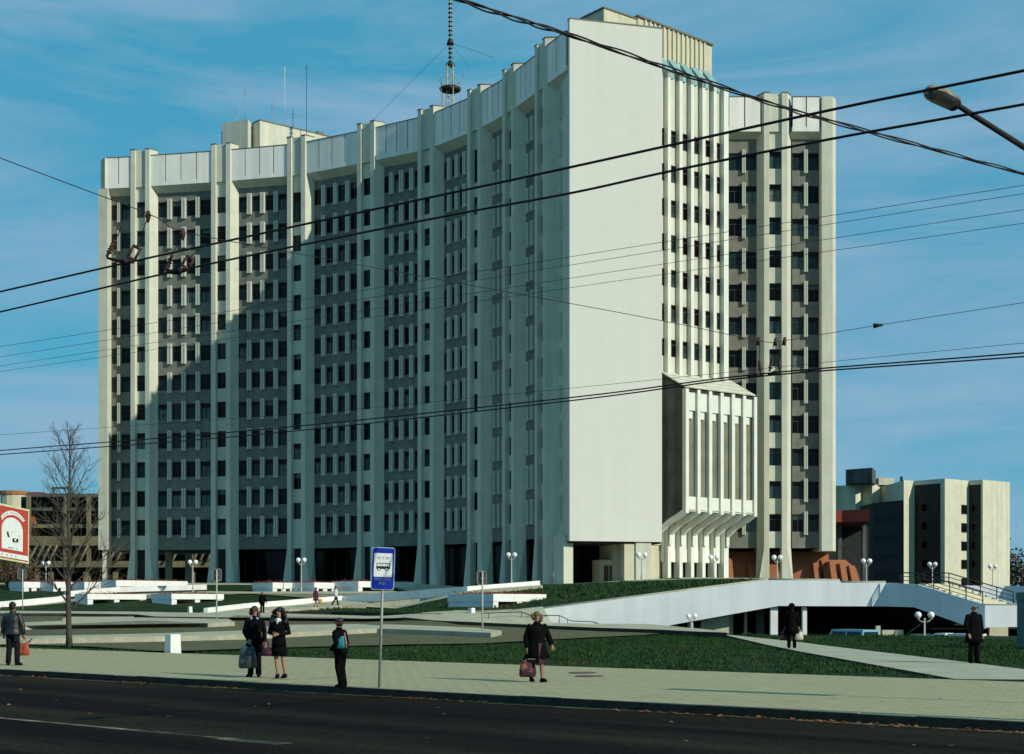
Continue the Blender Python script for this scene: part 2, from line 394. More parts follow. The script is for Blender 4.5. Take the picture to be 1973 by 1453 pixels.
# gutter of paler dust at the foot of the kerb and the worn lane line
gut = MB(); a = -40.0
while a < 45:
    L1 = a + rnd.uniform(1.2, 4); w1 = rnd.uniform(.12, .34)
    gut.add([st(a, -w1, -.146), st(L1, -rnd.uniform(.08, .24), -.146), st(L1, -.004, -.146), st(a, -.004, -.146)], [(0, 1, 2, 3)], 'lot'); a = L1
tag(gut.build('gutter_dust'), kind='structure')
ll = MB()
pA, pB = Vector((-8.67, 24.6, 0)), Vector((-3.35, 19.85, 0))
oA = (pA - SO).dot(SN); aB = (pB - SO).dot(SD)
def quad(a0, a1, b, wd, z=-.146): ll.add([st(a0, b - wd / 2, z), st(a1, b - wd / 2, z), st(a1, b + wd / 2, z), st(a0, b + wd / 2, z)], [(0, 1, 2, 3)], 'paint')
oB = (pB - SO).dot(SN)
quad(-60, aB - 1.1, (oA + oB) / 2, .14); quad(aB - 1.1, aB + .25, (oA + oB) / 2 - .03, .30)
tag(ll.build('lane_line'), kind='structure')
kerb = tag(empty('kerb', SO), kind='structure')
km = MB(); km.box(0.004, 0, -.30, .996, .12, .0, 'kerbshade'); km.box(0.004, .12, -.30, .996, .2, .004, 'kerb'); kme = km.mesh('kerb_stone')
ang = math.atan2(SD.y, SD.x)
for i in range(-34, 44):
    o = link(kme, 'kerb_stone', kerb); o.location = SD * i + SN * (rnd.uniform(-.006, .006)) + Vector((0, 0, rnd.uniform(-.008, .006))); o.rotation_euler = (0, 0, ang)

# parking lot, islands and paths, laid out where the photograph shows their edges
def gp(*uv): return [G(u, v) for u, v in uv]
lot = drape('parking_lot', [(p.x, p.y) for p in gp((-260, 1243), (60, 1243), (170, 1246), (300, 1254.5), (372, 1254), (480, 1250), (620, 1246), (780, 1242), (930, 1240), (1130, 1229), (1290, 1219.5), (1290, 1215), (1000, 1204), (780, 1198), (460, 1190), (-260, 1185))], .012, 'lot')
tag(lot, kind='structure')
def region(name, uv, off, mt, side=.3, sidemat='kerbshade', kind='structure'):
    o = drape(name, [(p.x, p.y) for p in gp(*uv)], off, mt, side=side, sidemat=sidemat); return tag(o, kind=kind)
region('traffic_island', [(-220, 1243), (60, 1241.5), (300, 1237), (480, 1232.5), (640, 1224), (745, 1219), (742, 1213), (620, 1215), (470, 1224), (280, 1231), (60, 1236), (-220, 1238)], .25, 'path', side=.4, sidemat='kerb')
region('traffic_island', [(700, 1219), (860, 1225), (945, 1229), (966, 1224), (920, 1218), (740, 1211)], .25, 'path', side=.4, sidemat='kerb')
region('traffic_island', [(-220, 1221), (46, 1214), (200, 1207), (285, 1203), (400, 1209), (452, 1206.5), (440, 1200), (270, 1197), (46, 1207), (-220, 1214)], .25, 'path', side=.4, sidemat='kerb')
region('traffic_island', [(120, 1196.5), (255, 1195.5), (258, 1192.5), (130, 1193)], .16, 'path', side=.4, sidemat='kerb')
region('traffic_island', [(500, 1213.5), (560, 1214), (740, 1211), (690, 1207.5), (560, 1209)], .16, 'path', side=.4, sidemat='kerb')
region('grass_verge', [(60, 1236.5), (280, 1231.5), (470, 1224.5), (600, 1217), (590, 1215.5), (470, 1221), (270, 1228), (60, 1233)], .10, 'grassbank', side=.2, sidemat='soil')
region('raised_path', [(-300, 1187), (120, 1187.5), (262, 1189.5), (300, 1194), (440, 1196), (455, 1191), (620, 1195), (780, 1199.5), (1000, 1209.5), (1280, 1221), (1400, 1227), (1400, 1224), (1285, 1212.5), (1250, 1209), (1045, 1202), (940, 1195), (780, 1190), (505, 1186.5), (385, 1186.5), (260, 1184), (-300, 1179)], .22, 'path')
region('footpath', [(1250, 1214), (1290, 1216), (1400, 1225), (1540, 1256), (1840, 1310), (1990, 1311), (2300, 1330), (2300, 1300), (1973, 1291), (1870, 1278), (1700, 1258), (1540, 1238), (1400, 1223.5), (1330, 1215)], .02, 'path', side=.1)
region('ramp_path', [(372, 1187), (470, 1183), (560, 1176), (660, 1168), (900, 1148), (1045, 1133), (1045, 1128), (900, 1140), (660, 1157), (480, 1172), (385, 1181)], .05, 'path', side=.2)
region('upper_path', [(-300, 1178), (0, 1171), (120, 1163), (230, 1150), (400, 1144), (480, 1144.5), (640, 1145), (760, 1144), (900, 1136), (900, 1133), (760, 1140), (480, 1141), (400, 1140), (230, 1146), (120, 1158), (-300, 1172)], .05, 'path', side=.2)
def lowwall(name, uv, h, th, mt, label, cat='wall', lift=0.0):
    P = gp(*uv); mb = MB()
    for p, q in zip(P, P[1:]):
        d = (q - p); d.z = 0; n = Vector((-d.y, d.x, 0)).normalized() * th
        mb.prism([(p.x, p.y), (q.x, q.y), (q.x + n.x, q.y + n.y), (p.x + n.x, p.y + n.y)], [p.z - .3, q.z - .3, q.z - .3, p.z - .3], [p.z + h + lift, q.z + h + lift, q.z + h + lift, p.z + h + lift], mt)
    return tag(mb.build(name), label, cat)
lowwall('ramp_parapet', [(400, 1182), (480, 1172), (660, 1157), (900, 1140), (1040, 1128.5)], .42, .35, 'white2', 'low white parapet climbing beside the ramp to the tower entrance')
lowwall('ramp_edge', [(505, 1181), (660, 1170.5), (820, 1156.5), (900, 1148.5), (1045, 1133.5)], .16, .25, 'kerb', 'thin pale edging along the lower side of the ramp', 'edging')
lowwall('terrace_wall', [(-200, 1178), (0, 1171), (120, 1160), (128, 1157)], .5, .35, 'white2', 'low white wall left of the bare tree, behind the parking lot')
lowwall('terrace_wall', [(128, 1149), (230, 1140), (330, 1137), (398, 1135)], .45, .35, 'white2', 'low white wall sloping behind the two separate flower planters')
lowwall('bed_edge', [(40, 1181), (200, 1182), (352, 1183)], .26, .25, 'kerbshade', 'dark kerb edging the lawn below the two separate flower planters', 'edging')
lowwall('bed_edge', [(545, 1184.5), (640, 1185), (846, 1190)], .26, .25, 'kerbshade', 'dark kerb edging the lawn bed below the white ramp', 'edging')
bank = MB(); xs = [-11.5 + 1.5 * i for i in range(55)]; ys = [WALLY + .28] + [97 + 2.5 * i for i in range(60)]
n = len(xs); bank.add([(x, y, bank_h(x, y)) for y in ys for x in xs], [(j * n + i, j * n + i + 1, (j + 1) * n + i + 1, (j + 1) * n + i) for j in range(len(ys) - 1) for i in range(n - 1)], 'grassbank', True)
tag(bank.build('grass_bank'), kind='structure')
# paved terrace round the tower
plaza = drape('terrace', [(-75, 151), (-22, 150), (-14, 147), (-1, 130.5), (8, 124.5), (14, 118), (22, 112), (24.3, 111), (24.3, 200), (-75, 200)], .04, 'path', step=5, side=.1)
tag(plaza, kind='structure')

# ------------------------------------------------------------------ the tower
tower = tag(empty('office_tower', (0, 140, 4)), 'tall pale concrete office tower with a curved shaded front and blank sunlit end wall', 'office building')
TX = Matrix.Translation((0, -140, -4))
def part(mb, name, parent=tower, label=None, kind=None):
    o = mb.build(name, parent, TX if parent is tower else None)
    return tag(o, label, kind=kind)
US = [(272.7, 55.7), (428, 56.4), (574, 57.3), (708.7, 59.0), (825, 60.8), (919.3, 63.3), (986, 65.8), (1048, 68.9)]
def PU(u, s): y = sY(s); return Vector((px(u, y), y, 0))
PL = [PU(*a) for a in US]; PE0 = PU(207, 55.4); SLl = PU(1097, 71.8)
SLd = Vector((math.cos(R(15)), math.sin(R(15)), 0)); SLr = SLl + SLd * 8.71
ext = [PE0] + PL + [SLl]
TN = [(ext[i + 2] - ext[i]).normalized() for i in range(8)]
FR = [frame(p, t) for p, t in zip(PL, TN)]
WT = [13.93 - k for k in range(12)]; WH = .53
CAP, PT, PB, SOF, FB = 15.70, 15.48, 14.43, 14.22, 1.89
GZ = 3.2
NWIN = [0]
PANES = [('glass', 'glass')] * 5 + [('glass', 'glass_b')] * 4 + [('glass', 'glass_c')] * 2 + [('glass_b', 'glass_b'), ('glass_c', 'glass'), ('glass', 'curtain')]
wcache = {}
def window_mesh(wd, ht, key, fr='frame'):
    k = (round(wd, 2), round(ht, 2), key, fr)
    if k not in wcache:
        f = MB(); t = .055
        f.box(0, -.06, 0, t, .05, ht, fr); f.box(wd - t, -.06, 0, wd, .05, ht, fr)
        f.box(t, -.06, 0, wd - t, .05, t, fr); f.box(t, -.06, ht - t, wd - t, .05, ht, fr)
        f.box(t, -.05, ht * .68, wd - t, .04, ht * .68 + .07, fr)
        if wd > .9: f.box(wd * .5 - .025, -.05, t, wd * .5 + .025, .04, ht * .68, fr)
        p = MB(); p.add([(t, .0, t), (wd - t, .0, t), (wd - t, .0, ht * .7), (t, .0, ht * .7)], [(0, 1, 2, 3)], key[1]); p.add([(t, .0, ht * .7), (wd - t, .0, ht * .7), (wd - t, .0, ht - t), (t, .0, ht - t)], [(0, 1, 2, 3)], key[0])
        wcache[k] = (f.mesh('window'), p.mesh('pane'), f, p)
    return wcache[k]
rest = MB(); restP = MB()
def window(X, wd, ht, single, fr='frame'):
    key = rnd.choice(PANES); me, pe, f, p = window_mesh(wd, ht, key, fr)
    if single:
        o = link(me, 'window', tower, TX @ X); link(pe, 'pane', o)
    else:
        rest.add([X @ Vector(v) for v in f.v], f.f, fr); restP.add([X @ Vector(v) for v in p.v[:4]], [(0, 1, 2, 3)], key[1]); restP.add([X @ Vector(v) for v in p.v[4:]], [(0, 1, 2, 3)], key[0])
mulme = MB(); mulme.box(-.235, -.30, 0, -.045, .06, 2.35, 'mullion').box(.045, -.30, 0, .235, .06, 2.35, 'mullion').box(-.05, -.12, .02, .05, .06, 2.33, 'mullion'); mulme = mulme.mesh('mullion')
mulme_n = MB(); mulme_n.box(-.17, -.30, 0, -.04, .06, 2.35, 'mullion').box(.04, -.30, 0, .17, .06, 2.35, 'mullion').box(-.045, -.12, .02, .045, .06, 2.33, 'mullion'); mulme_n = mulme_n.mesh('mullion')
def bay(A, B, nwin, single, tops=WT, fb=FB, sof=SOF, mul=True):
    """recessed bay between plan points A and B: spandrel panels, windows, double ribs"""
    wdt = (B - A).length; X = frame(A, B - A); gap = .5 if wdt > 3.4 else .36
    ww = (wdt - gap * (nwin - 1)) / nwin
    zs = [F(sof) + .25] + [z for t in tops for z in (F(t), F(t - WH))] + [F(fb)]
    for i in range(0, len(zs), 2):
        m = MB(); m.box(0, 0, zs[i + 1], wdt, .35, zs[i], 'spandrel', X); part(m, 'spandrel')
    bk = MB(); bk.box(.02, .30, F(fb), wdt - .02, .40, F(sof), 'dark', X); part(bk, 'recess_wall')
    for t in tops:
        for k in range(nwin):
            x0 = k * (ww + gap)
            window(X @ Matrix.Translation((x0 + .01, .16, F(t - WH) + .01)), ww - .02, WH * 3.3 - .02, single)
            if k < nwin - 1 and mul:
                link(mulme if gap > .4 else mulme_n, 'mullion', tower, TX @ X @ Matrix.Translation((x0 + ww + gap / 2, 0, F(t - WH) - .32)))
                mb = None
def pier_mesh(z0, z1, zc, sgn, full=True):
    m = MB(); s_ = sgn
    m.prism([(s_ * .63, -.45), (s_ * 1.15, -.45), (s_ * 1.72, .60), (s_ * .63, .60)], z0, z1, 'concrete')
    m.prism([(s_ * .60, -.49), (s_ * 1.19, -.49), (s_ * 1.75, .62), (s_ * .60, .62)], z1, z1 + .1, 'cap')
    # flared foot
    a = [(s_ * .63, -.45), (s_ * 1.15, -.45), (s_ * 1.72, .60), (s_ * .63, .60)]; b = [(s_ * .63, -.47), (s_ * 1.8, -.47), (s_ * 1.9, .60), (s_ * .63, .60)]
    vs = [(p[0], p[1], zc) for p in b] + [(p[0], p[1], z0) for p in a]
    fs = [(i, (i + 1) % 4, (i + 1) % 4 + 4, i + 4) for i in range(4)]
    if s_ < 0: fs = [f[::-1] for f in fs]
    m.add(vs, fs, 'concrete')
    return m
prl = {s_: pier_mesh(F(FB), F(CAP), GZ, s_).mesh('pier') for s_ in (-1, 1)}
for i, X in enumerate(FR):
    for s_ in (-1, 1): link(prl[s_], 'pier', tower, TX @ X)
    if i in (2, 5):
        wins = [(13.87, 1.01)] + [(12.42 - k, .54) for k in range(10)]
    else:
        wins = [(t, .55) for t in WT]
    zs = [F(PB)] + [z for t, h in wins for z in (F(t), F(t - h))] + [F(FB)]
    m = MB()
    for k in range(0, len(zs), 2): m.box(-.63, 0, zs[k + 1], .63, .5, zs[k], 'concrete', X)
    m.box(-.63, .30, F(FB), .63, .5, F(PB), 'dark', X)
    part(m, 'recess_wall')
    m = MB(); m.box(-.63, -.22, F(PB), .63, .5, F(CAP) - .02, 'concrete', X); part(m, 'parapet_panel')
    for t, h in wins: window(X @ Matrix.Translation((-.6, .15, F(t - h) + .01)), 1.2, h * 3.3 - .02, i < 5)
    m = MB(); m.box(-.63, .25, GZ, .63, .5, F(FB), 'dark', X); part(m, 'recess_wall')
def parapet(A, B, n, eR=.5):
    """A,B plan points at the panel front; white panels with dark joints over a sloping soffit"""
    wdt = (B - A).length; X = frame(A, B - A); pw = wdt / n
    for k in range(n):
        m = MB(); m.box(k * pw + .06, 0, F(PB) - .003, (k + 1) * pw - .06, .16, F(PT), 'panel', X); part(m, 'parapet_panel')
    m = MB(); m.box(0, .10, F(PB) + .5, wdt, .20, F(PT) - .05, 'groove', X); m.box(0, .02, F(PB), wdt, .3, F(PB) + .45, 'panel', X)
    m.box(0, -.04, F(PT), wdt, .4, F(PT) + .08, 'cap', X)
    m.add([X @ Vector(p) for p in ((-.1, .02, F(PB)), (wdt + min(.1, eR), .02, F(PB)), (wdt + eR, .95, F(SOF)), (-.5, .95, F(SOF)))], [(3, 2, 1, 0)], 'concrete')
    part(m, 'soffit')
loc = lambda i, x, y: FR[i] @ Vector((x, y, 0))
for i in range(7):
    bay(loc(i, 1.72, .60), loc(i + 1, -1.72, .60), 4, i < 3)
    parapet(loc(i, 1.16, -.28), loc(i + 1, -1.16, -.28), 4)
e0 = PE0 + Vector((.0, .6, 0))
bay(e0, loc(0, -1.72, .6), 2, True); 
t0 = (loc(0, -1.16, -.28) - loc(0, 0, -.28)).normalized()
pe = Vector((px(203, 166.3), 166.3, 0)); parapet(pe, loc(0, -1.16, -.28), 2)
slm = SLl + Vector((-.25, .75, 0))
bay(loc(7, 1.72, .6), slm + Vector((0, .9, 0)), 2, False)
parapet(loc(7, 1.16, -.28), SLl + Vector((-.28, .75, 0)), 2, -.1)
# left end pier with its chamfered head
yl = 166.2
m = MB(); m.prism([(px(189, yl), yl), (px(207.5, yl), yl - .25), (px(209, yl), yl + 1.2), (px(189, yl) + .1, yl + 14)], F(1.9), F(PB) - .05, 'concrete')
m.box(px(196, yl), yl + .2, GZ, px(203, yl), yl + .9, F(1.9), 'concrete'); part(m, 'end_pier')
m = MB(); m.prism([(px(189.5, yl), yl + .9), (px(203, yl), yl - .3), (px(207, yl), yl + 1.4), (px(189, yl) + .1, yl + 14)], F(PB) - .05, F(PT), 'concrete', 'roofing'); part(m, 'parapet_end')
# core behind the front (thick wing), roofed
back = []
for i, X in enumerate(FR): back.append(X @ Vector((0, 13.5 if i < 5 else 10.5, 0)))
fr = [X @ Vector((0, 1.05, 0)) for X in FR]
fr = [Vector((px(195, yl) + .3, yl + 1.2, 0))] + fr + [SLl + Vector((.5, 1.6, 0))]; back = [Vector((px(195, yl) + .5, yl + 14, 0))] + back + [SLr + Vector((-.6, 5, 0))]
m = MB()
for i in range(len(fr) - 1):
    m.prism([tuple(fr[i][:2]), tuple(fr[i + 1][:2]), tuple(back[i + 1][:2]), tuple(back[i][:2])], F(FB) + .05, F(PT) - .35, 'dark', 'roofing')
part(m, 'core')
m = MB()   # outer skin of the hidden rear
for i in range(len(back) - 1):
    a, b = back[i], back[i + 1]; X = frame(a, b - a); m.box(-.1, .02, F(FB), (b - a).length + .1, .4, F(PT), 'concrete', X)
part(m, 'rear_wall')
# dark recessed lobby behind the piers
m = MB()
for i in range(1, 7):
    a, b = loc(i, -.6, 4.0), loc(i + 1, .6, 4.0); X = frame(a, b - a)
    m.box(0, 0, GZ, (b - a).length, .3, F(FB) + .2, 'glass', X)
    for k in range(7): m.box(k * (b - a).length / 7, -.06, GZ, k * (b - a).length / 7 + .09, .0, F(FB), 'frame', X)
part(m, 'lobby_glazing')
m = MB()
for i in range(0, 2):
    for dy in (7.0, 12.5):
        m = MB(); p = loc(i, 0, dy); m.box(p.x - .35, p.y - .35, GZ, p.x + .35, p.y + .35, F(FB) + .1, 'beige'); part(m, 'column')
# blank sunlit end wall
XS = frame(SLl, SLd)
m = MB(); m.box(0, 0, F(1.71), 8.71, .55, F(15.72), 'slab', XS); m.box(-.03, -.03, F(15.72), 8.74, .6, F(15.72) + .12, 'cap', XS); part(m, 'end_wall')
m = MB(); m.box(.15, .56, F(1.72), 8.5, 6, F(15.3), 'concrete', XS); part(m, 'wing_end')
m = MB(); q = loc(7, 1.8, -.1); dq = (SLl + Vector((-.35, .5, 0)) - q); Xq = frame(q, dq)
m.box(dq.length * .25, -.1, GZ - .4, dq.length * .95, .8, F(FB) + .05, 'concrete', Xq); part(m, 'end_pier')
# under the end wall: dark undercroft, vestibule with doors, columns
XU = XS @ Matrix.Translation((0, 0, 0)); uz = 3.55
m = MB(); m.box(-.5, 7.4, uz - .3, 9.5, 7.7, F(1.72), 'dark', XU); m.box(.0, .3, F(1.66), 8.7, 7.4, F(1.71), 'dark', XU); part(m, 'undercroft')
m = MB(); m.box(3.9, 3.0, uz - .3, 5.4, 5.5, uz + 2.3, 'beige', XU)
ves = part(m, 'vestibule')
for k in range(2):
    m = MB(); m.box(4.2 + k * .55, 2.93, uz, 4.62 + k * .55, 3.02, uz + 1.75, 'brownframe', XU); m.build('door', ves)
m = MB(); m.box(4.95, 2.2, uz - .3, 5.4, 6.5, F(1.71), 'beige', XU).box(5.4, 1.6, uz - .3, 6.6, 6.5, F(1.71), 'beige', XU); part(m, 'beige_wall')
m = MB(); m.box(5.25, .35, uz - .3, 6.3, 1.3, F(1.71), 'beige', XU); part(m, 'column'); m = MB(); m.box(6.3, .2, uz - .3, 7.75, 1.4, F(1.71), 'concrete', XU); part(m, 'column')
# finned side with its row windows
FA = R(37.5); FD = Vector((math.cos(FA), math.sin(FA), 0)); FNV = Vector((math.sin(FA), -math.cos(FA), 0))
FP = PU(1273, 67.6); XF = frame(FP, FD)
fint = [.62 + 1.52 * k for k in range(6)]
FW = 8.9; FT = 15.2; fz = 3.5
WTF = [13.60 - k for k in range(9)]
zs = [F(FT) - .1] + [z for t in WTF for z in (F(t), F(t - .5))] + [F(4.4)]
m = MB()
for k in range(0, len(zs), 2): m.box(-1.2, 0, zs[k + 1], FW, .3, zs[k], 'concrete', XF)
m.box(-1.2, .28, F(1.7), FW, 10, F(FT) - .1, 'concrete', XF); part(m, 'side_wall')
for t in WTF:
    for k in range(-1, 5):
        window(XF @ Matrix.Translation((fint[k] + .2 if k >= 0 else fint[0] - 1.32, .05, F(t - .5) + .01)), 1.12, .5 * 3.3 - .02, True, 'brownframe')
    mm = MB()
    for k in range(0, 6): mm.box(fint[k] - .2, .0, F(t - .5) - .01, fint[k] + .2, .3, F(t) + .01, 'concrete', XF)
    part(mm, 'side_wall')
for k, x in enumerate(fint):
    w2 = .2 if k < 5 else .32
    m = MB(); m.box(x - w2, -.5, fz, x + w2, .3, F(FT), 'rib', XF); part(m, 'fin')
# sloped blades above the fins
for k in range(5):
    x = fint[k]; m = MB()
    x0, x1 = x - .2, x + .62
    vs = [(x0, -.5, F(15.02)), (x1, -.5, F(15.02)), (x1, -.5, F(15.2)), (x0, -.5, F(15.2)), (x0, 1.0, F(15.05)), (x1, 1.0, F(15.05)), (x1, 1.0, F(15.75)), (x0, 1.0, F(15.75))]
    vs2 = [(x0 - .06, -.56, F(15.19)), (x1 + .06, -.56, F(15.19)), (x1 + .06, 1.05, F(15.77)), (x0 - .06, 1.05, F(15.77))]
    m.add([XF @ Vector(p) for p in vs], [(0, 1, 2, 3), (5, 4, 7, 6), (1, 5, 6, 2), (4, 0, 3, 7)], 'rooflight')
    m.sheet([XF @ Vector(p) for p in vs2][::-1], -.08, 'rooflight')
    part(m, 'roof_light')
# lower part below the projecting hall
m = MB(); m.box(.3, -.05, F(1.22), 8.9, .3, F(2.3), 'panel', XF)
m.box(.3, 1.6, fz, 8.9, 1.8, F(1.3), 'olive', XF); part(m, 'base_wall')
m = MB(); m.box(-3.4, .4, fz - .3, .35, .8, F(1.74), 'beige', XF); part(m, 'base_wall')
for k in range(5):
    m = MB(); m.box(fint[k] + .3, 1.5, fz, fint[k] + 1.2, 1.59, F(1.2), 'dark', XF); part(m, 'door')
# projecting hall
hall = part(MB(), 'projecting_hall') if False else tag(empty('projecting_hall'), None); hall.parent = tower; hall.matrix_local = TX
HW, HD = 9.25, 3.45
m = MB()
def hv(x, d, fl): return XF @ Vector((x, -d, F(fl)))
m.sheet([hv(0, 0, 2.24), hv(0, HD - .2, 2.58), hv(0, HD - .2, 6.0), hv(0, 0, 6.6)][::-1], -.25, 'darkgrey'); m.build('side_panel', hall)  # left side painted dark grey to stand for its shade
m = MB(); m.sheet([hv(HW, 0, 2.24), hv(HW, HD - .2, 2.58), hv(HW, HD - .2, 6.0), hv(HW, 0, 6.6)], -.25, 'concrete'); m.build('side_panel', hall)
for k in range(4):
    m = MB(); d0, d1 = k * HD / 4, (k + 1) * HD / 4 - .12
    f0, f1 = 6.66 - .58 * d0 / HD, 6.66 - .58 * d1 / HD
    m.sheet([hv(-.1, d0, f0), hv(-.1, d1, f1), hv(HW + .1, d1, f1), hv(HW + .1, d0, f0)], .1, 'concrete'); m.build('roof_slat', hall)
m = MB(); m.sheet([hv(0, .1, 6.56), hv(0, HD - .1, 6.0), hv(HW, HD - .1, 6.0), hv(HW, .1, 6.56)], .1, 'groove'); m.build('roof', hall)
m = MB(); m.sheet([hv(0, .0, 2.34), hv(HW, 0, 2.34), hv(HW, HD - .1, 2.66), hv(0, HD - .1, 2.66)], .1, 'concrete'); m.build('soffit', hall)
m = MB(); m.box(.1, -(HD - .42), F(3.0), HW - .1, -(HD - .6), F(5.5), 'olive', XF); m.build('glazing', hall)
m = MB(); m.box(.1, -(HD - .25), F(5.45), HW - .1, -(HD - .4), F(6.02), 'rib', XF); m.build('upper_panel', hall)
hp = [1.52 * k + .08 for k in range(7)]
for k, x in enumerate(hp):
    m = MB(); w2 = .2
    m.box(x - w2, -HD, F(2.56), x + w2, -HD + .45, F(6.04), 'rib', XF); m.build('fin', hall)
    m = MB()
    path = [(HD - .02, 2.56), (HD - .9, 2.38), (HD * .45, 2.2), (.75, 1.98), (.72, 1.7)]
    vs = []
    sx_ = lambda d: x - .98 * min(1, max(0, (HD - d) / (HD - .75)))
    for d, f in path: vs += [hv(sx_(d) - w2, d, f), hv(sx_(d) + w2, d, f)]
    up = []
    for d, f in path: up += [hv(sx_(d) - w2, d, f + .16), hv(sx_(d) + w2, d, f + .16)]
    n = len(vs); fs = []
    for i in range(len(path) - 1):
        a = 2 * i; fs += [(a, a + 1, a + 3, a + 2), (n + a + 2, n + a + 3, n + a + 1, n + a), (a + 2, n + a + 2, n + a, a), (a + 1, n + a + 1, n + a + 3, a + 3)]
    m.add(vs + up, fs, 'rib'); m.build('rib', hall)
    if k < 6:
        m = MB(); m.box(x + .2, -(HD - .2), F(2.62), x + 1.32, -(HD - .55), F(3.03), 'rib', XF); m.build('sill_panel', hall)
        m = MB(); m.box(x + .2, -(HD - .2), F(5.22), x + .85, -(HD - .44), F(5.42), 'rib', XF); m.build('head_block', hall)
# right wing, nearly square to the view
YR = sY(63.55); XR = frame((0, YR, 0), (1, 0, 0))
RT = [13.745 - k for k in range(12)]
def rx(u): return px(u, YR)
def rwin(x0, x1, t, h): window(XR @ Matrix.Translation((x0, .15, F(t - h) + .01)), x1 - x0, h * 3.3 - .02, True)
RPB, RPT, RCAP, RFB = 14.32, 15.36, 15.47, 1.72
def rbay(u0, u1):
    bay(Vector((rx(u0), YR + .6, 0)), Vector((rx(u1), YR + .6, 0)), 2, True, RT, RFB, 14.15)
rbay(1403, 1465); rbay(1528, 1580)
m = MB(); m.box(rx(1330), .6, F(1.72), rx(1403.2), .95, F(14.2), 'spandrel', XR); part(m, 'recess_wall')
xc = (rx(1481) + rx(1504)) / 2
Xp = frame((xc, YR, 0), (1, 0, 0))
for s_ in (-1, 1): 
    mm = pier_mesh(F(RFB), F(RCAP), GZ, s_); link(mm.mesh('pier'), 'pier', tower, TX @ Xp)
zs = [F(RPB)] + [z for t in RT for z in (F(t), F(t - .53))] + [F(RFB)]
m = MB()
for k in range(0, len(zs), 2): m.box(-.63, 0, zs[k + 1], .63, .5, zs[k], 'concrete', Xp)
m.box(-.63, .3, F(RFB), .63, .5, F(RPB), 'dark', Xp); part(m, 'recess_wall')
for t in RT: window(Xp @ Matrix.Translation((-.6, .15, F(t - .53) + .01)), 1.2, .53 * 3.3 - .02, True)
m = MB(); m.box(-.63, -.22, F(RPB), .63, .5, F(RCAP) - .02, 'concrete', Xp); part(m, 'parapet_panel')
_PB, _PT, _SOF = PB, PT, SOF
PB, PT, SOF = RPB, RPT, 14.15
parapet(Vector((rx(1372), YR - .28, 0)), Vector((rx(1464.5), YR - .28, 0)), 3); parapet(Vector((rx(1525), YR - .28, 0)), Vector((rx(1579), YR - .28, 0)), 2)
PB, PT, SOF = _PB, _PT, _SOF
m = MB(); m.prism([(rx(1580), YR + .7), (rx(1581), YR - .45), (rx(1602), YR - .45), (rx(1612), YR + .5), (rx(1612), YR + 12), (rx(1580), YR + 12)], F(1.62), F(RPT), 'concrete', 'roofing'); part(m, 'end_pier')
m = MB(); m.box(rx(1340), .9, F(1.72), rx(1580), 14, F(RPT) - .4, 'dark', XR); m.box(rx(1340), 14, F(1.72), rx(1600), 14.4, F(RPT), 'concrete', XR); part(m, 'core')
for u0_, u1_, y_ in ((1466, 1478, 3.5), (1480, 1492, 4.5), (1525, 1533, 5)): m = MB(); m.box(rx(u0_), y_, GZ, rx(u1_), y_ + .8, F(1.75), 'beige', XR); part(m, 'column')
# roof structures
def zt(v, Y): return pz(v, Y)
m = MB(); Zp = 60.05
m.prism([(px(428, 176), 176), (px(477, 174.5), 174.5), (px(492, 178), 178), (px(470, 181), 181), (px(430, 182), 182)], F(15.2), Zp, 'concrete', 'roofing'); part(m, 'penthouse')
a = Vector((px(500, 175), 175, 0)); b = Vector((px(640, 181.5), 181.5, 0)); X = frame(a, b - a)
m = MB(); m.box(0, 0, F(15.2), (b - a).length, 5, Zp, 'concrete', X); m.box(-.05, -.05, Zp, (b - a).length + .05, 5.05, Zp + .15, 'cap', X)
m.box(-2.5, 3.2, F(15.2), 0, 5, Zp - .6, 'beige', X); part(m, 'penthouse')
m = MB(); m.box((b - a).length - 3, .5, Zp - .2, (b - a).length + 2.2, 3, Zp + .1, 'beige', X).box((b - a).length - 1.5, 1, Zp + .1, (b - a).length - .6, 2, Zp + .8, 'cap', X); part(m, 'roof_hatch')
a = Vector((px(1228, 143.6), 143.6, 0)); b = Vector((px(1371, 151), 151, 0)); X = frame(a, b - a); ln = (b - a).length
m = MB(); m.box(0, 0, F(15.0), ln, 7, 59.8, 'beige', X); m.box(-.05, -.2, 59.8, ln + .05, 7.05, 60.0, 'cap', X); pent = part(m, 'plant_room')
rm = MB(); rm.box(0, -.16, F(15.1), .26, 0, 59.75, 'beige'); rme = rm.mesh('wall_rib')
for k in range(14): link(rme, 'wall_rib', pent, X @ Matrix.Translation((.9 + k * (ln - 1.6) / 14, 0, 0)))
c = Vector((px(1163, 141), 141, 0)); X2 = frame(c, Vector((a.x - .2, a.y, 0)) - c); l2 = (Vector((a.x, a.y, 0)) - c).length
m = MB(); m.box(0, 0, F(15.0), l2, 5, 59.6, 'beige', X2); m.box(-.1, -.1, 59.6, l2 + .1, 5.1, 59.75, 'cap', X2); m.prism([(px(1149, 141.5), 143), (px(1163, 141), 141), (px(1175, 141), 145)], F(15), 59.0, 'beige', 'roofing'); part(m, 'plant_room')
for mb, nm in ((rest, 'window'), (restP, 'pane')):
    o = part(mb, nm); o['kind'] = 'stuff'
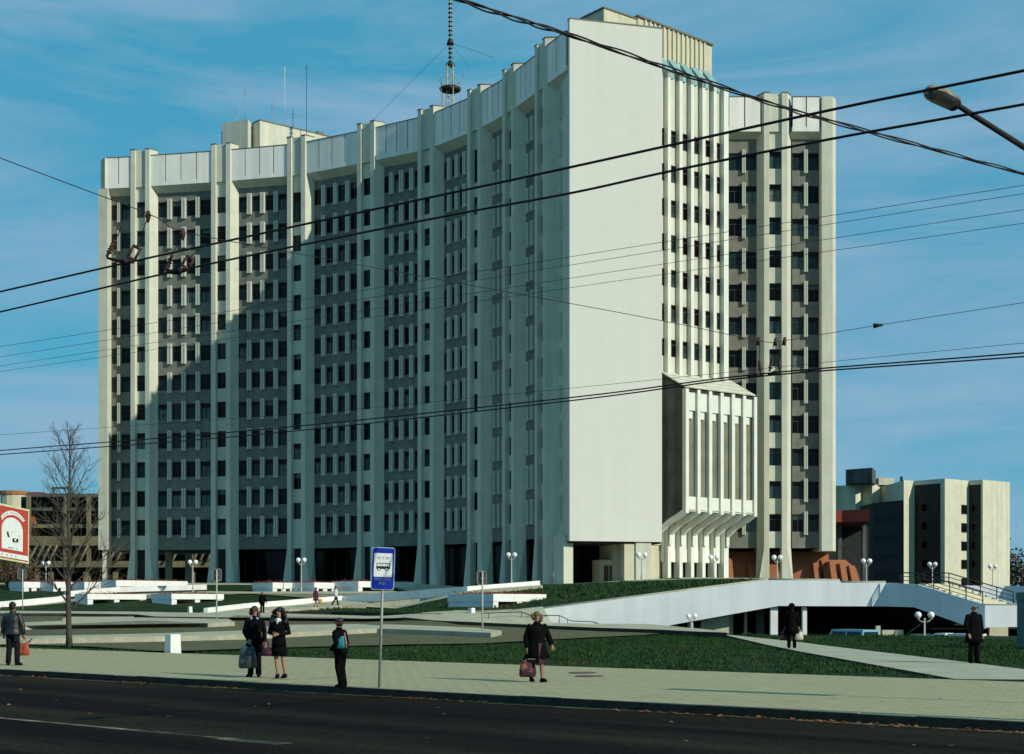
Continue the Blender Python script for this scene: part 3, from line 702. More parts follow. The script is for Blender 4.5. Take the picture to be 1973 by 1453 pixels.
# mast
YM = 163.0; mx = px(867, YM); kz = YM / FPX
mast = tag(empty('antenna_mast', (mx, YM, F(15.1))), 'slim pale radio mast with a round railed platform on the tower roof', 'antenna mast')
def mz(v): return pz(v, YM) - F(15.1)
m = MB()
for k in range(4):
    t = math.pi / 4 + k * math.pi / 2; cx, cy = .45 * math.cos(t), .45 * math.sin(t)
    m.tube([(cx * 1.3, cy * 1.3, 0), (cx, cy, mz(125))], .07, 'mast', 5)
z = .4; sg = 1
while z < mz(127):
    for k in range(4):
        t = math.pi / 4 + k * math.pi / 2; t2 = t + math.pi / 2; r0 = .55 - .1 * z / mz(125); 
        m.tube([(r0 * math.cos(t), r0 * math.sin(t), z), (r0 * math.cos(t2), r0 * math.sin(t2), z + .7)], .04, 'mast', 4, False)
    z += .7
m.build('lattice', mast)
m = MB(); m.loft([(0, 0, mz(174) - .2, .7, .7), (0, 0, mz(174) - .05, 1.15, 1.15), (0, 0, mz(172) + .1, 1.2, 1.2)], 'rail', 12, False); m.build('platform', mast)
m = MB()
for k in range(10):
    t = 2 * math.pi * k / 10; p = (1.22 * math.cos(t), 1.22 * math.sin(t)); q = (1.22 * math.cos(t + .628), 1.22 * math.sin(t + .628))
    m.tube([(p[0], p[1], mz(172)), (p[0], p[1], mz(155))], .025, 'mast', 4); m.tube([(p[0], p[1], mz(156)), (q[0], q[1], mz(156))], .022, 'mast', 4)
    if k % 2 == 0: m.tube([(p[0], p[1], mz(174)), (p[0] * .75, p[1] * .75, 0)], .05, 'mast', 4)
m.build('railing', mast)
m = MB(); m.tube([(0, 0, mz(128)), (0, 0, mz(-120))], .12, 'mast', 8)
z = mz(120)
while z < mz(-115): 
    m.tube([(0, 0, z), (0, 0, z + .07)], .25, 'rail', 8); z += .50
m.build('pole', mast)
m = MB(); m.tube([(0, 0, mz(86)), (0, 0, mz(78))], [.42, .3], 'rail', 8); m.tube([(0, 0, mz(127)), (0, 0, mz(123))], .5, 'rail', 8); m.build('collar', mast)
for dx, dv in ((-205, 258), (85, 150), (38, 165)):
    m = MB(); m.tube([(0, 0, mz(82)), (dx * kz, 4 if dx < 0 else -6, mz(dv))], .018, 'wire', 4); m.build('guy_wire', mast)
for dx in (-21, 26):
    m = MB(); m.ball((dx * kz, -.6, mz(148)), .08, 'posterred', 6, 4); m.tube([(dx * kz, -.6, mz(156)), (dx * kz, -.6, mz(148))], .015, 'mast', 4); m.build('warning_light', mast)
for u, v0, v1, mt, lab in ((453, 236, 205, 'steel', 'short thin aerial, leftmost on the roof block'), (472, 236, 165, 'steel', 'thin aerial above the left corner of the roof block'), (524, 240, 195, 'steel', 'dark thin aerial left of the white one on the roof'), (548, 243, 128, 'whitecloth', 'tall white aerial on the sloping roof block'), (564, 247, 212, 'rail', 'short aerial just right of the white one'), (590, 255, 125, 'rail', 'tall dark aerial, rightmost on the roof block')):
    m = MB(); Y = 178.0; m.tube([(px(u, Y), Y, pz(v0, Y) - 1.5), (px(u, Y), Y, pz(v1, Y))], .035, mt, 5)
    for q in range(2 if v1 > 160 else 1): m.tube([(px(u - 3, Y), Y, pz(v1 + 8 + 6 * q, Y)), (px(u + 3, Y), Y, pz(v1 + 8 + 6 * q, Y))], .02, mt, 4)
    tag(m.build('aerial'), lab, 'aerial', 'thin roof aerials')
# ------------------------------------------------------------------ raised deck, ramp wall, stairs
deck = tag(empty('raised_deck', (12, WALLY, 0)), 'white raised deck with a long sloping wall over a dark underpass', 'raised walkway')
DX = Matrix.Translation((-12, -WALLY, 0))
def dpart(mb, name, parent=deck): return mb.build(name, parent, DX if parent is deck else None)
def wallpts(pts, Y): return [Vector((px(u, Y), Y, pz(v, Y))) for u, v in pts]
m = MB(); m.sheet(wallpts([(945, 1197), (1045, 1205), (1250, 1214), (1300, 1203), (1500, 1167.5), (1707, 1168.5), (1707, 1123), (1620, 1123), (1618, 1119), (1480, 1118), (945, 1186)], WALLY), .28, 'white'); dpart(m, 'front_wall')
m = MB()
for (a, b) in (((945, 1186), (1480, 1118)), ((1480, 1118), (1618, 1119)), ((1620, 1123), (1707, 1123))):
    p, q = wallpts([a, b], WALLY); m.tube([p + Vector((0, .12, .02)), q + Vector((0, .12, .02))], .1, 'kerb', 4)
dpart(m, 'coping')
def fl_pt(u, v):
    k = (u - U0) / FPX; t = (k * 95 - 24.46) / (1 + 1.2 * k); y = 95 - 1.2 * t
    return Vector((24.46 + t, y, pz(v, y)))
m = MB(); m.sheet([fl_pt(1707, 1168.5), fl_pt(1760, 1170), fl_pt(1876, 1211), fl_pt(1897, 1211), fl_pt(1897, 1165), fl_pt(1765, 1126), fl_pt(1707, 1123)], .28, 'white'); dpart(m, 'stair_flank')
pe = fl_pt(1897, 1165); ye = pe.y
m = MB(); m.sheet([Vector((px(u, ye), ye, pz(v, ye))) for u, v in ((1897.5, 1209), (1961, 1208), (1962, 1165.5), (1897.5, 1165))], .28, 'white')
m.box(pe.x, ye - .05, pe.z, px(1963, ye), ye + .3, pe.z + .05, 'kerb'); dpart(m, 'landing_wall')
m = MB(); m.box(px(1922, ye), ye + 1.5, -1.3, px(1958, ye), ye + 1.8, pz(1209, ye), 'beige'); dpart(m, 'low_wall')
BK = Vector((.768, .64, 0))
for k in range(10):
    t0 = 1.5 + k * .31; p = Vector((24.46 + t0, 95 - 1.2 * t0, 0)); z = 3.1 - k * .145
    q = Vector((24.46 + t0 + .31, 95 - 1.2 * (t0 + .31), 0))
    m = MB(); m.prism([tuple((p + BK * .3)[:2]), tuple((q + BK * .3)[:2]), tuple((q + BK * 3.4)[:2]), tuple((p + BK * 3.4)[:2])], z - .8, z, 'beige'); dpart(m, 'step')
m = MB(); m.sheet([fl_pt(1707, 1170) + BK * 3.6, fl_pt(1897, 1200) + BK * 3.6, fl_pt(1897, 1165) + BK * 3.6, fl_pt(1765, 1126) + BK * 3.6, fl_pt(1707, 1124) + BK * 3.6], .28, 'white'); dpart(m, 'stair_flank')
m = MB(); Y = 101; m.sheet([Vector((px(u, Y), Y, pz(v, Y))) for u, v in ((1850, 1168), (1935, 1168), (1935, 1129), (1850, 1128))], .3, 'white')
a = Vector((px(1935, Y), Y, 0)); b = a + Vector((2.6, -3.0, 0)); m.sheet([Vector((a.x + .01, a.y, 1.2)), Vector((b.x, b.y, 1.2)), Vector((b.x, b.y, pz(1131, Y))), Vector((a.x + .01, a.y, pz(1129, Y)))], .3, 'white'); dpart(m, 'upper_wall')
def railing(P, h, name='stair_railing', lab='dark metal railing beside the deck stairs', par=None, mid=2, r=.04):
    m = MB(); P = [Vector(p) for p in P]
    m.tube([p + Vector((0, 0, h)) for p in P], r, 'rail', 5)
    for j in range(mid): m.tube([p + Vector((0, 0, h * (j + 1) / (mid + 1))) for p in P], r * .6, 'rail', 4)
    for p, q in zip(P, P[1:]):
        k = max(1, int((q - p).length / 1.1))
        for i in range(k + (1 if q == P[-1] else 0)):
            c = p + (q - p) * i / k; m.tube([c, c + Vector((0, 0, h))], r * .9, 'rail', 5)
    return tag(m.build(name), lab, 'railing')
railing([fl_pt(1735, 1125) - Vector((0, 0, .02)), fl_pt(1768, 1127), fl_pt(1893, 1165)], .75, lab='dark metal railing on the nearer flank of the deck stairs')
railing([fl_pt(1720, 1125) + BK * 3.45, fl_pt(1768, 1127) + BK * 3.45, fl_pt(1893, 1165) + BK * 3.45], .8, lab='dark metal railing on the farther flank of the deck stairs')
# underside
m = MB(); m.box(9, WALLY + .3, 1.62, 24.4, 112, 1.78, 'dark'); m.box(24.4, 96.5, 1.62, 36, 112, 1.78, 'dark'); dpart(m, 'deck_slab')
m = MB(); m.box(6, 111, -1.8, 40, 111.4, 1.7, 'dark'); dpart(m, 'rear_wall')  # near-black colour paints in the deep shade under the deck
def ux(u, Y=96.4): return px(u, Y)
for u0, u1 in ((1235, 1305), (1324, 1337), (1350, 1404)):
    m = MB(); m.box(ux(u0), 96.4, -1.8, ux(u1), 96.7, 1.55, 'beige'); dpart(m, 'low_wall')
for u0, u1, mt in ((1404, 1412, 'beige'), (1434, 1439, 'beige'), (1457, 1472, 'darkgrey')):
    m = MB(); m.box(ux(u0, 97.5), 97.5, -1.8, ux(u1, 97.5), 97.9, 1.65, mt); dpart(m, 'column')
for u0, u1 in ((1484, 1498), (1546, 1554)):
    m = MB(); m.box(px(u0, 95.4), 95.35, -1.8, px(u1, 95.4), 95.8, 1.62, 'white2'); dpart(m, 'column')
for u0, u1, v0, v1, mt in ((1688, 1696, 1206, 1226, 'beige'), (1700, 1740, 1214, 1226, 'beige')):
    Y = 93.0; m = MB(); m.box(px(u0, Y), Y, -1.8, px(u1, Y), Y + .3, pz(v0, Y), mt); dpart(m, 'low_wall')
# steps rising under the deck
Y = 92.0
for k in range(7):
    m = MB(); x0 = px(1716 + k * 9, Y); m.box(x0, Y + k * .1, -1.8, x0 + 1.2, Y + 2, -1.1 + k * .16, 'beige'); dpart(m, 'step')
railing([(px(1738, Y), Y - .1, -1.0), (px(1790, Y), Y + .3, .15)], .7, 'step_railing', 'dark handrail on the small steps under the deck', mid=0)
m = MB(); m.box(9.5, 85.5, -1.8, 45, 111, -1.60, 'asphalt'); tag(m.build('sunken_car_park'), kind='structure')
# ramp handrail in front of the long white wall
hr = [(926, 1187, 0), (1004, 1184, 0), (1022, 1191, 1), (1077, 1191, 1), (1100, 1201.5, 2), (1145, 1203.5, 2), (1158, 1209.5, 3)]
m = MB(); Y = 93.5; P = [Vector((px(u, Y), Y, pz(v - 5, Y))) for u, v, k in hr]; m.tube(P, .03, 'rail', 5)
for u, v, k in ((941, 1186, 0), (1004, 1184, 0), (1017, 1189, 0), (1077, 1191, 1), (1093, 1199, 1), (1145, 1203, 2)):
    p = Vector((px(u, Y), Y, pz(v - 5, Y))); m.tube([p, p - Vector((0, 0, .8))], .025, 'rail', 5)
tag(m.build('handrail'), 'thin dark stepped handrail in front of the long white wall', 'handrail')

# ------------------------------------------------------------------ brick lodge behind the right wing
lodge = tag(empty('brick_lodge', (28, 150, 4)), 'low orange brick building with sloping walls and wedge buttresses under the right wing', 'brick building'); LX = Matrix.Translation((-28, -150, -4))
Y = 147.4; zb = 3.9
def lx(u, y=Y): return px(u, y)
def batter(u0, u1, vt, y, dep, lean, mt='brick', rlean=0):
    m = MB(); a0, a1 = lx(u0, y), lx(u1, y); zt_ = pz(vt, y)
    b = [(a0, y), (a1, y), (a1, y + dep), (a0, y + dep)]; t = [(a0, y + lean), (a1 - rlean, y + lean), (a1 - rlean, y + dep), (a0, y + dep)]
    mid = [(a0, y + lean * .35), (a1 - rlean * .25, y + lean * .35), (a1 - rlean * .25, y + dep), (a0, y + dep)]; zm = zb + (zt_ - zb) * .6
    vs = [(p[0], p[1], zb) for p in b] + [(p[0], p[1], zm) for p in mid] + [(p[0], p[1], zt_) for p in t]
    fs = [(i + 4 * k, (i + 1) % 4 + 4 * k, (i + 1) % 4 + 4 + 4 * k, i + 4 + 4 * k) for k in range(2) for i in range(4)] + [(8, 9, 10, 11)]
    return m.add(vs, fs, mt)
batter(1392, 1600, 1062, Y, 8, 1.3).build('wall', lodge, LX)
batter(1588, 1658, 1078, Y - 1.2, 8, 1.5, rlean=1.2).build('wall', lodge, LX)
for u, vt, yy in ((1404, 1075, Y), (1445, 1086, Y), (1570, 1080, Y), (1602, 1082, Y - 1.2), (1622, 1086, Y - 1.2), (1640, 1090, Y - 1.2)):
    m = MB(); x = lx(u, yy); zt_ = pz(vt, yy); w2 = .28
    vs = [(x - w2, yy - 1.6, zb), (x + w2, yy - 1.6, zb), (x + w2, yy + .7, zb), (x - w2, yy + .7, zb), (x - w2, yy - .2, zt_), (x + w2, yy - .2, zt_), (x + w2, yy + 1.2, zt_), (x - w2, yy + 1.2, zt_)]
    m.add(vs, [(4, 5, 6, 7), (0, 1, 5, 4), (1, 2, 6, 5), (2, 3, 7, 6), (3, 0, 4, 7)], 'brick'); m.build('buttress', lodge, LX)
for u in (1453, 1558, 1600):
    m = MB(); m.box(lx(u - 5), Y - .6, zb, lx(u + 7), Y - .2, zb + .5, 'white2'); m.build('plinth', lodge, LX)

# ------------------------------------------------------------------ office block behind, right
YB = 258.0; pB = YB / FPX
blk = tag(empty('rear_office_block', (px(1800, YB), YB, 3)), 'beige five storey block with zigzag front standing beyond the deck on the right', 'office building'); BX = Matrix.Translation((-px(1800, YB), -YB, -3))
def zig(us, kinds, y0):
    P = [(px(us[0], y0), y0)]
    for u, k in zip(us[1:], kinds):
        y = P[-1][1]; sl = .8 if k == 'L' else -1.15; q = (u - U0) / FPX
        dx = (q * y - P[-1][0]) / (1 - q * sl); P.append((P[-1][0] + dx, y + sl * dx))
    return P
ZP = zig([1741, 1760, 1820, 1866, 1893, 1945], 'LDLDL', 259)
top = pz(924, 258)
m = MB(); m.prism(ZP + [(ZP[-1][0] - 3, 290), (ZP[0][0], 290)], 2, top, 'buff', 'roofing'); m.build('wall', blk, BX)
def facewin(p, q, s0, s1, mt='frame', rows=5, v0=970, dv=35.8):
    d = Vector((q[0] - p[0], q[1] - p[1], 0)); X = frame(p, d); ln = d.length
    for r in range(rows):
        z1 = pz(v0 + dv * r, p[1]); 
        f = MB(); f.box(ln * s0, -.05, z1 - 1.7, ln * s1, .05, z1, mt, BX @ X); o = f.build('window', blk)
        g = MB(); g.box(ln * s0 + .12, -.08, z1 - 1.55, ln * (s0 + s1) / 2 - .05, -.055, z1 - .12, 'glass', BX @ X); g.box(ln * (s0 + s1) / 2 + .05, -.08, z1 - 1.55, ln * s1 - .12, -.055, z1 - .12, 'glass', BX @ X); g.build('pane', o)
def shade_face(p, q, z0=2, z1=None):
    d = Vector((q[0] - p[0], q[1] - p[1], 0)); X = frame(p, d); m = MB(); m.box(d.length * .03, -.04, z0, d.length * .86, .0, (z1 or top) - .8, 'dark', BX @ X); m.build('shade_panel', blk)
shade_face(ZP[1], ZP[2]); shade_face(ZP[3], ZP[4])  # dark sheets over the glazed faces turned from the sun, painting their shade
facewin(ZP[1], ZP[2], .08, .45); facewin(ZP[2], ZP[3], .68, .92); facewin(ZP[3], ZP[4], .2, .75)
Z2 = zig([1612, 1632, 1646, 1661, 1680, 1742], 'DLDDD', 275)
m = MB(); m.prism([(px(1605, 276), 276)] + zig([1620, 1648, 1661, 1680, 1700, 1745], 'DLDLD', 276) + [(px(1745, 276), 300), (px(1605, 276), 300)], 2, pz(929, 268), 'buff', 'roofing'); m.build('wall', blk, BX)
m = MB(); D0 = Vector((px(1682, 262), 262, 0)); D1 = Vector((px(1740, 255), 255, 0)); m.prism([tuple(D0[:2]), tuple(D1[:2]), (D1.x, 272), (D0.x, 272)], 2, pz(966, 258), 'dark', 'roofing'); m.build('glazed_wing', blk, BX)
for k in range(1, 6):
    X = frame(D0, D1 - D0); g = MB(); ln = (D1 - D0).length; g.box(.3, -.06, pz(966, 258) - k * 3.3 + .5, ln - .3, -.01, pz(966, 258) - k * 3.3 + 2.6, 'glass', BX @ X); g.build('window', blk)
m = MB(); m.prism([(px(1629, 272), 272), (px(1675, 270), 268), (px(1692, 272), 274), (px(1650, 272), 280)], pz(931, 270), pz(903, 270), 'darkgrey', 'roofing'); m.box(px(1690, 275), 274, pz(931, 270), px(1720, 275), 279, pz(917, 270), 'buff'); m.build('roof_room', blk, BX)
m = MB(); m.tube([(px(1748, 258), 262, top), (px(1748, 258), 262, top + .9)], .25, 'rail', 6); m.build('vent', blk, BX)
can = MB(); cp = [(px(u, 215), 215 + (u - 1600) * .03 + 3 * math.cos((u - 1600) * .03)) for u in (1560, 1600, 1630, 1655, 1676)]
can.prism(cp + [(px(1676, 230), 232), (px(1560, 230), 232)], pz(1004, 215), pz(981, 215), 'brick_dark', 'roofing')
can = tag(can.build('red_canopy'), 'curved dark red canopy band between the right wing and the rear block', 'canopy')
for u in (1570, 1620, 1668): m = MB(); m.box(px(u, 217), 219, 2, px(u + 7, 217), 220, pz(1004, 215), 'darkgrey'); m.build('support', can)
m = MB(); m.box(px(1560, 230), 231, 2, px(1676, 230), 231.5, pz(1004, 215), 'dark'); m.build('rear_wall', can)

# ------------------------------------------------------------------ unfinished building behind, left
YL = 225.0
ub = tag(empty('unfinished_building', (px(120, YL), YL, 3)), 'dark unfinished concrete frame building seen behind the bare tree and under the tower', 'building'); UX = Matrix.Translation((-px(120, YL), -YL, -3))
def ubox(u0, u1, v0, v1, y0, y1, mt, name):
    m = MB(); m.box(px(u0, y0), y0, pz(v1, y0), px(u1, y0), y1, pz(v0, y0), mt); return m.build(name, ub, UX)
ubox(40, 470, 957, 1140, YL + 6, YL + 16, 'dark', 'wall'); ubox(-60, 40, 990, 1140, YL + 4, YL + 14, 'dullconcrete', 'wall')
for v0, v1, a, b, y in ((951, 957, 50, 300, YL), (978, 984, 55, 300, YL + 1), (1010, 1017, 60, 430, YL), (1033, 1051, 50, 430, YL - 1), (1081, 1093, 30, 430, YL - 2)):
    ubox(a, b, v0, v1, y, YL + 6, 'dullconcrete' if v0 > 1005 else 'darkgrey', 'floor_slab')
for u in (50, 122, 166, 204, 281, 364, 425): ubox(u, u + 7, 955, 1130, YL - .6, YL, 'dullconcrete', 'column')
for u in (60, 73, 86, 99, 144, 158, 215, 228, 322, 335, 375, 388, 402):
    m = MB(); y = YL - 1.5; m.tube([(px(u + 11, y), y, pz(1051, y)), (px(u, y), y - 1.2, pz(1082, y))], .22, 'dullconcrete', 4); m.build('slanted_louvre', ub, UX)
for u0, u1, v0, v1 in ((57, 66, 985, 1009), (60, 75, 1018, 1032), (146, 156, 1060, 1080), (226, 240, 1062, 1078), (366, 373, 1064, 1080)): ubox(u0, u1, v0, v1, YL + 2, YL + 3, 'brick', 'brick_infill')
for u in (66, 92, 160, 217, 366): ubox(u, u + 7, 1102, 1128, YL - 2, YL - 1, 'dullconcrete', 'column')
m = MB()
for u in (84, 116): m.box(px(u, YL), YL + 4, pz(960, YL), px(u + 3, YL), YL + 4.4, pz(935, YL), 'darkgrey')
m.box(px(84, YL), YL + 4, pz(938, YL), px(119, YL), YL + 4.4, pz(934, YL), 'darkgrey'); m.build('roof_portal', ub, UX)
ubox(52, 80, 948, 958, YL + 3, YL + 8, 'brick_dark', 'roof_room')
tk = MB(); tk.loft([(px(10, 236), 240, 2, 2.1, 2.1), (px(10, 236), 240, pz(952, 238), 2.1, 2.1)], 'beige', 14, False); tk = tk.build('water_tower'); tag(tk, 'round pale tower with a brick rim at the far left edge', 'water tower')
m = MB(); m.loft([(px(10, 236), 240, pz(952, 238), 2.3, 2.3), (px(10, 236), 240, pz(945, 238), 2.3, 2.3)], 'brick', 14, False); m.build('rim', tk)

# ------------------------------------------------------------------ planters, lamps, bollards, signs
def leafcloud(mb, n, fn, size, mt, flat=.5):
    for _ in range(n):
        p = fn(); s_ = size * rnd.uniform(.6, 1.4)
        a = Vector((rnd.gauss(0, 1), rnd.gauss(0, 1), rnd.gauss(0, 1) * flat)).normalized(); b = a.cross(Vector((rnd.gauss(0, 1), rnd.gauss(0, 1), rnd.gauss(0, 1)))).normalized()
        mb.add([p, p + a * s_ + b * s_ * .35, p + a * s_ * 1.6, p + a * s_ * .7 - b * s_ * .4], [(0, 1, 2, 3)], mt)
def planter(u, v, L1, L2, h, lab, gap=.22, flowers=True, group='white flower planters'):
    c = G(u, v); X = Matrix.Translation((c.x, c.y, c.z)) @ Matrix(((SN.x, -SD.x, 0, 0), (SN.y, -SD.y, 0, 0), (0, 0, 1, 0), (0, 0, 0, 1)))
    zs_ = [H(*((X @ Vector((a_, b_, 0)))[:2])) for a_ in (0, L1) for b_ in (0, L2)]; c.z += .35 * (max(zs_) - c.z); X.translation.z = c.z
    root = tag(empty('flower_planter', c), lab, 'planter', group); I = Matrix.Translation(-c) @ X
    m = MB(); t = .12
    m.box(0, 0, gap, L1, t, gap + h, 'white2', I).box(0, L2 - t, gap, L1, L2, gap + h, 'white2', I).box(0, t, gap, t, L2 - t, gap + h, 'white2', I).box(L1 - t, t, gap, L1, L2 - t, gap + h, 'white2', I).box(t, t, gap, L1 - t, L2 - t, gap + .06, 'white2', I)
    m.build('trough', root)
    m = MB(); m.box(t, t, gap + .06, L1 - t, L2 - t, gap + h - .05, 'soil', I); m.build('soil', root)
    for a, b in ((.05, .05), (L1 * .5 - .3, .05), (L1 - .65, .05)):
        m = MB(); m.box(a, b, -.9, a + .55, L2 - .05, gap, 'white2', I); m.build('foot', root)
    fl = MB(); leafcloud(fl, int(L1 * L2 * 40), lambda: I @ Vector((rnd.uniform(.05, L1 - .05), rnd.uniform(.05, L2 - .05), gap + h - .04 + abs(rnd.gauss(0, .09)))), .085, 'flower', 1.2)
    leafcloud(fl, int(L1 * L2 * 14), lambda: I @ Vector((rnd.uniform(.05, L1 - .05), rnd.uniform(.05, L2 - .05), gap + h - .04 + abs(rnd.gauss(0, .07)))), .085, 'blade', 1.2)
    o = fl.build('flowers', root); o['kind'] = 'stuff'
    return root
planter(950, 1172, 6.0, 4.3, .54, 'large white planter with dark red flowers at the start of the long white wall')
planter(168, 1164, 6.2, 1.9, .48, 'white planter just right of the bare tree trunk, nearer row')
planter(330, 1164, 5.8, 2.9, .48, 'white planter with red flowers left of the sign post, nearer row')
planter(525, 1141, 2.9, 3.0, .58, 'leftmost trough of the zigzag planter row behind the bus stop sign')
planter(605, 1141, 3.0, 3.4, .58, 'middle trough of the zigzag planter row behind the bus stop sign')
planter(690, 1141, 8.0, 3.6, .58, 'longest trough at the right end of the zigzag planter row behind the bus stop sign')
planter(45, 1139, 2.4, 2.6, .58, 'white planter of the far row, below the billboard')
planter(102, 1139, 2.4, 2.6, .58, 'white planter of the far row, immediately left of the bare tree')
planter(162, 1139, 2.5, 2.0, .58, 'short white planter of the far row, immediately right of the bare tree')
planter(223, 1139, 8.6, 3.0, .58, 'long white planter of the far row below the left end of the tower')
def twin_lamp(u, vg, Y, gr, lab, zbase=None, gapf=1.0):
    gr *= .92
    x = px(u, Y); zb_ = H(x, Y) if zbase is None else zbase; zg = pz(vg, Y)
    root = tag(empty('twin_globe_lamp', (x, Y, zb_)), lab, 'lamp post', 'twin globe lamps')
    h = zg - zb_; d = gr * 1.28 * gapf
    m = MB(); m.tube([(0, 0, -.2), (0, 0, .5), (0, 0, .5), (0, 0, h - gr * .9)], [.09, .09, .055, .05], 'paleSteel', 8); m.build('pole', root)
    for s_ in (-1, 1):
        m = MB(); m.tube([(0, 0, h - gr * 2.2), (s_ * d * .6, 0, h - gr * 1.9), (s_ * d, 0, h - gr * 1.25)], .03, 'paleSteel', 6); m.tube([(s_ * d, 0, h - gr * 1.3), (s_ * d, 0, h - gr * .8)], [gr * .35, gr * .5], 'paleSteel', 8); a = m.build('arm', root)
        m = MB(); m.ball((s_ * d, 0, h), gr, 'globe', 14, 10); m.build('globe', root)
    return root
for u, v, Y, gr, lab in ((371, 1083, 139, .24, 'twin globe lamp in front of the second bay of the tower'), (580, 1079, 139, .24, 'twin globe lamp between the pilotis behind the zigzag planters'), (985, 1069, 131, .24, 'twin globe lamp left of the blank sunlit end wall'), (1236, 1069, 126, .24, 'twin globe lamp in front of the pale column below the end wall'), (1375, 1074, 126, .24, 'twin globe lamp in front of the lower white fins'), (1497, 1074, 124, .23, 'twin globe lamp between the two right piers before brick walls'), (1669, 1081, 128, .24, 'twin globe lamp on the deck against the dark rear block'), (1796, 1087, 134, .22, 'twin globe lamp above the stair railings'), (1912, 1091, 140, .22, 'rightmost far twin globe lamp, before the bright beige wall'), (88, 1085, 150, .24, 'twin globe lamp below the slanted louvres, far left')):
    twin_lamp(u, v, Y, gr, lab)
twin_lamp(1332, 1187, 85, .16, 'small twin globe lamp in front of the underpass doorways')
twin_lamp(1781, 1185, 83, .21, 'larger twin globe lamp by the steps under the deck', gapf=1.5)
def bollard(u, v, sc, lab):
    c = G(u, v); root = MB(); I = Matrix(((SN.x, -SD.x, 0, 0), (SN.y, -SD.y, 0, 0), (0, 0, 1, 0), (0, 0, 0, 1)))
    a, h = .42 * sc, .58 * sc
    b = [(0, 0), (a, 0), (a, a * .75), (0, a * .75)]; t = [(.025, .02), (a - .025, .02), (a - .025, a * .75 - .02), (.025, a * .75 - .02)]
    vs = [Vector((p[0], p[1], -.1)) for p in b] + [Vector((p[0], p[1], h)) for p in t]
    root.add([I @ v_ for v_ in vs], [(i, (i + 1) % 4, (i + 1) % 4 + 4, i + 4) for i in range(4)] + [(4, 5, 6, 7)], 'white2')
    o = root.build('bollard'); o.location = c; return tag(o, lab, 'bollard', 'white concrete blocks')
bollard(328, 1258, 1.15, 'white concrete block at the back edge of the pavement'); bollard(908, 1192, .95, 'white concrete block at the start of the long white wall'); bollard(364, 1180, .8, 'small white concrete block left of the sign post foot'); bollard(492, 1181, .8, 'small white concrete block at the foot of the ramp')
def signpost(u, vb, u0, u1, v0, v1, lab):
    c = G(u, vb); Y = c.y; k = Y / FPX; root = tag(empty('sign_post', c), lab, 'road sign', 'square signs seen from behind')
    m = MB(); m.tube([(0, 0, -.2), (0, 0, pz(v0 + 2, Y) - c.z)], .045, 'paleSteel', 8); m.build('post', root)
    m = MB(); m.box((u0 - u) * k, .06, pz(v1, Y) - c.z, (u1 - u) * k, .09, pz(v0, Y) - c.z, 'darkgrey')
    fr_ = .05; X0, X1, Z0, Z1 = (u0 - u) * k, (u1 - u) * k, pz(v1, Y) - c.z, pz(v0, Y) - c.z
    for bx in ((X0, Z0, X1, Z0 + fr_), (X0, Z1 - fr_, X1, Z1), (X0, Z0, X0 + fr_, Z1), (X1 - fr_, Z0, X1, Z1)): m.box(bx[0], .03, bx[1], bx[2], .06, bx[3], 'steel')
    m.build('panel', root)
    m = MB(); m.box(-.1, .0, (Z0 + Z1) / 2 - .06, .1, .06, (Z0 + Z1) / 2 + .02, 'steel'); m.build('clamp', root)
signpost(417, 1204, 408, 426, 1096, 1120, 'grey back of a square sign on a thin post, left of the two women')
signpost(929, 1224, 918, 937, 1100, 1127, 'grey back of a square sign on a thin post near the large red planter')
signpost(43, 1178, 33, 50, 1096, 1116, 'grey back of a small sign on a thin post below the billboard')
def text(body, size, mt, parent, X, name='lettering', ex=.002, width=None):
    cu = bpy.data.curves.new(name, 'FONT'); cu.body = body; cu.size = size; cu.align_x = 'CENTER'; cu.extrude = ex; cu.resolution_u = 3
    o = bpy.data.objects.new(name, cu); COL.objects.link(o); bpy.context.view_layer.update()
    dg = bpy.context.evaluated_depsgraph_get(); me = bpy.data.meshes.new_from_object(o.evaluated_get(dg)); bpy.data.objects.remove(o); me.materials.clear(); me.materials.append(M[mt])
    if width:
        xs = [v.co.x for v in me.vertices]; k = width / (max(xs) - min(xs)); me.transform(Matrix.Diagonal((k, 1, 1, 1)))
    return link(me, name, parent, X)
# bus stop sign
c = G(729.5, 1325); Y = c.y; k = Y / FPX
bs = tag(empty('bus_stop_sign', c, R(6)), 'blue bus stop sign with a white bus picture panel on a thin pole', 'bus stop sign')
zb0, zt0 = pz(1137, Y) - c.z, pz(1054.5, Y) - c.z; ln = 7.5 * k
m = MB(); m.tube([(0, .04, -.2), (ln * 1.25, .04, zt0 - .15)], .03, 'steel', 8); m.build('pole', bs)
W2 = .245; H2 = (zt0 - zb0) / 2; cz = (zb0 + zt0) / 2
def rrect(w_, h_, r_, n=4):
    P = []
    for cx, cy, a0 in ((w_ - r_, h_ - r_, 0), (-w_ + r_, h_ - r_, 90), (-w_ + r_, -h_ + r_, 180), (w_ - r_, -h_ + r_, 270)):
        for i in range(n + 1): t = R(a0 + 90 * i / n); P.append((cx + r_ * math.cos(t), cy + r_ * math.sin(t)))
    return P
SX = Matrix.Translation((ln + .005, 0, cz)) @ Matrix.Rotation(R(90), 4, 'X') @ Matrix.Rotation(R(-2), 4, 'Z')
def plate(poly, z0, z1, mt, name, par): m = MB(); m.prism(poly, z0, z1, mt); return m.build(name, par, SX if par is bs else None)
plate(rrect(W2, H2, .05), -.012, 0, 'signrim', 'sign_back', bs); pl = plate(rrect(W2 - .018, H2 - .018, .04), .0, .006, 'blue', 'panel', bs)
off = lambda P, dx, dy: [(p[0] + dx, p[1] + dy) for p in P]
field = plate(off(rrect(.192, .25, .02), 0, .075), .006, .010, 'signwhite', 'white_field', pl)
bus = MB()
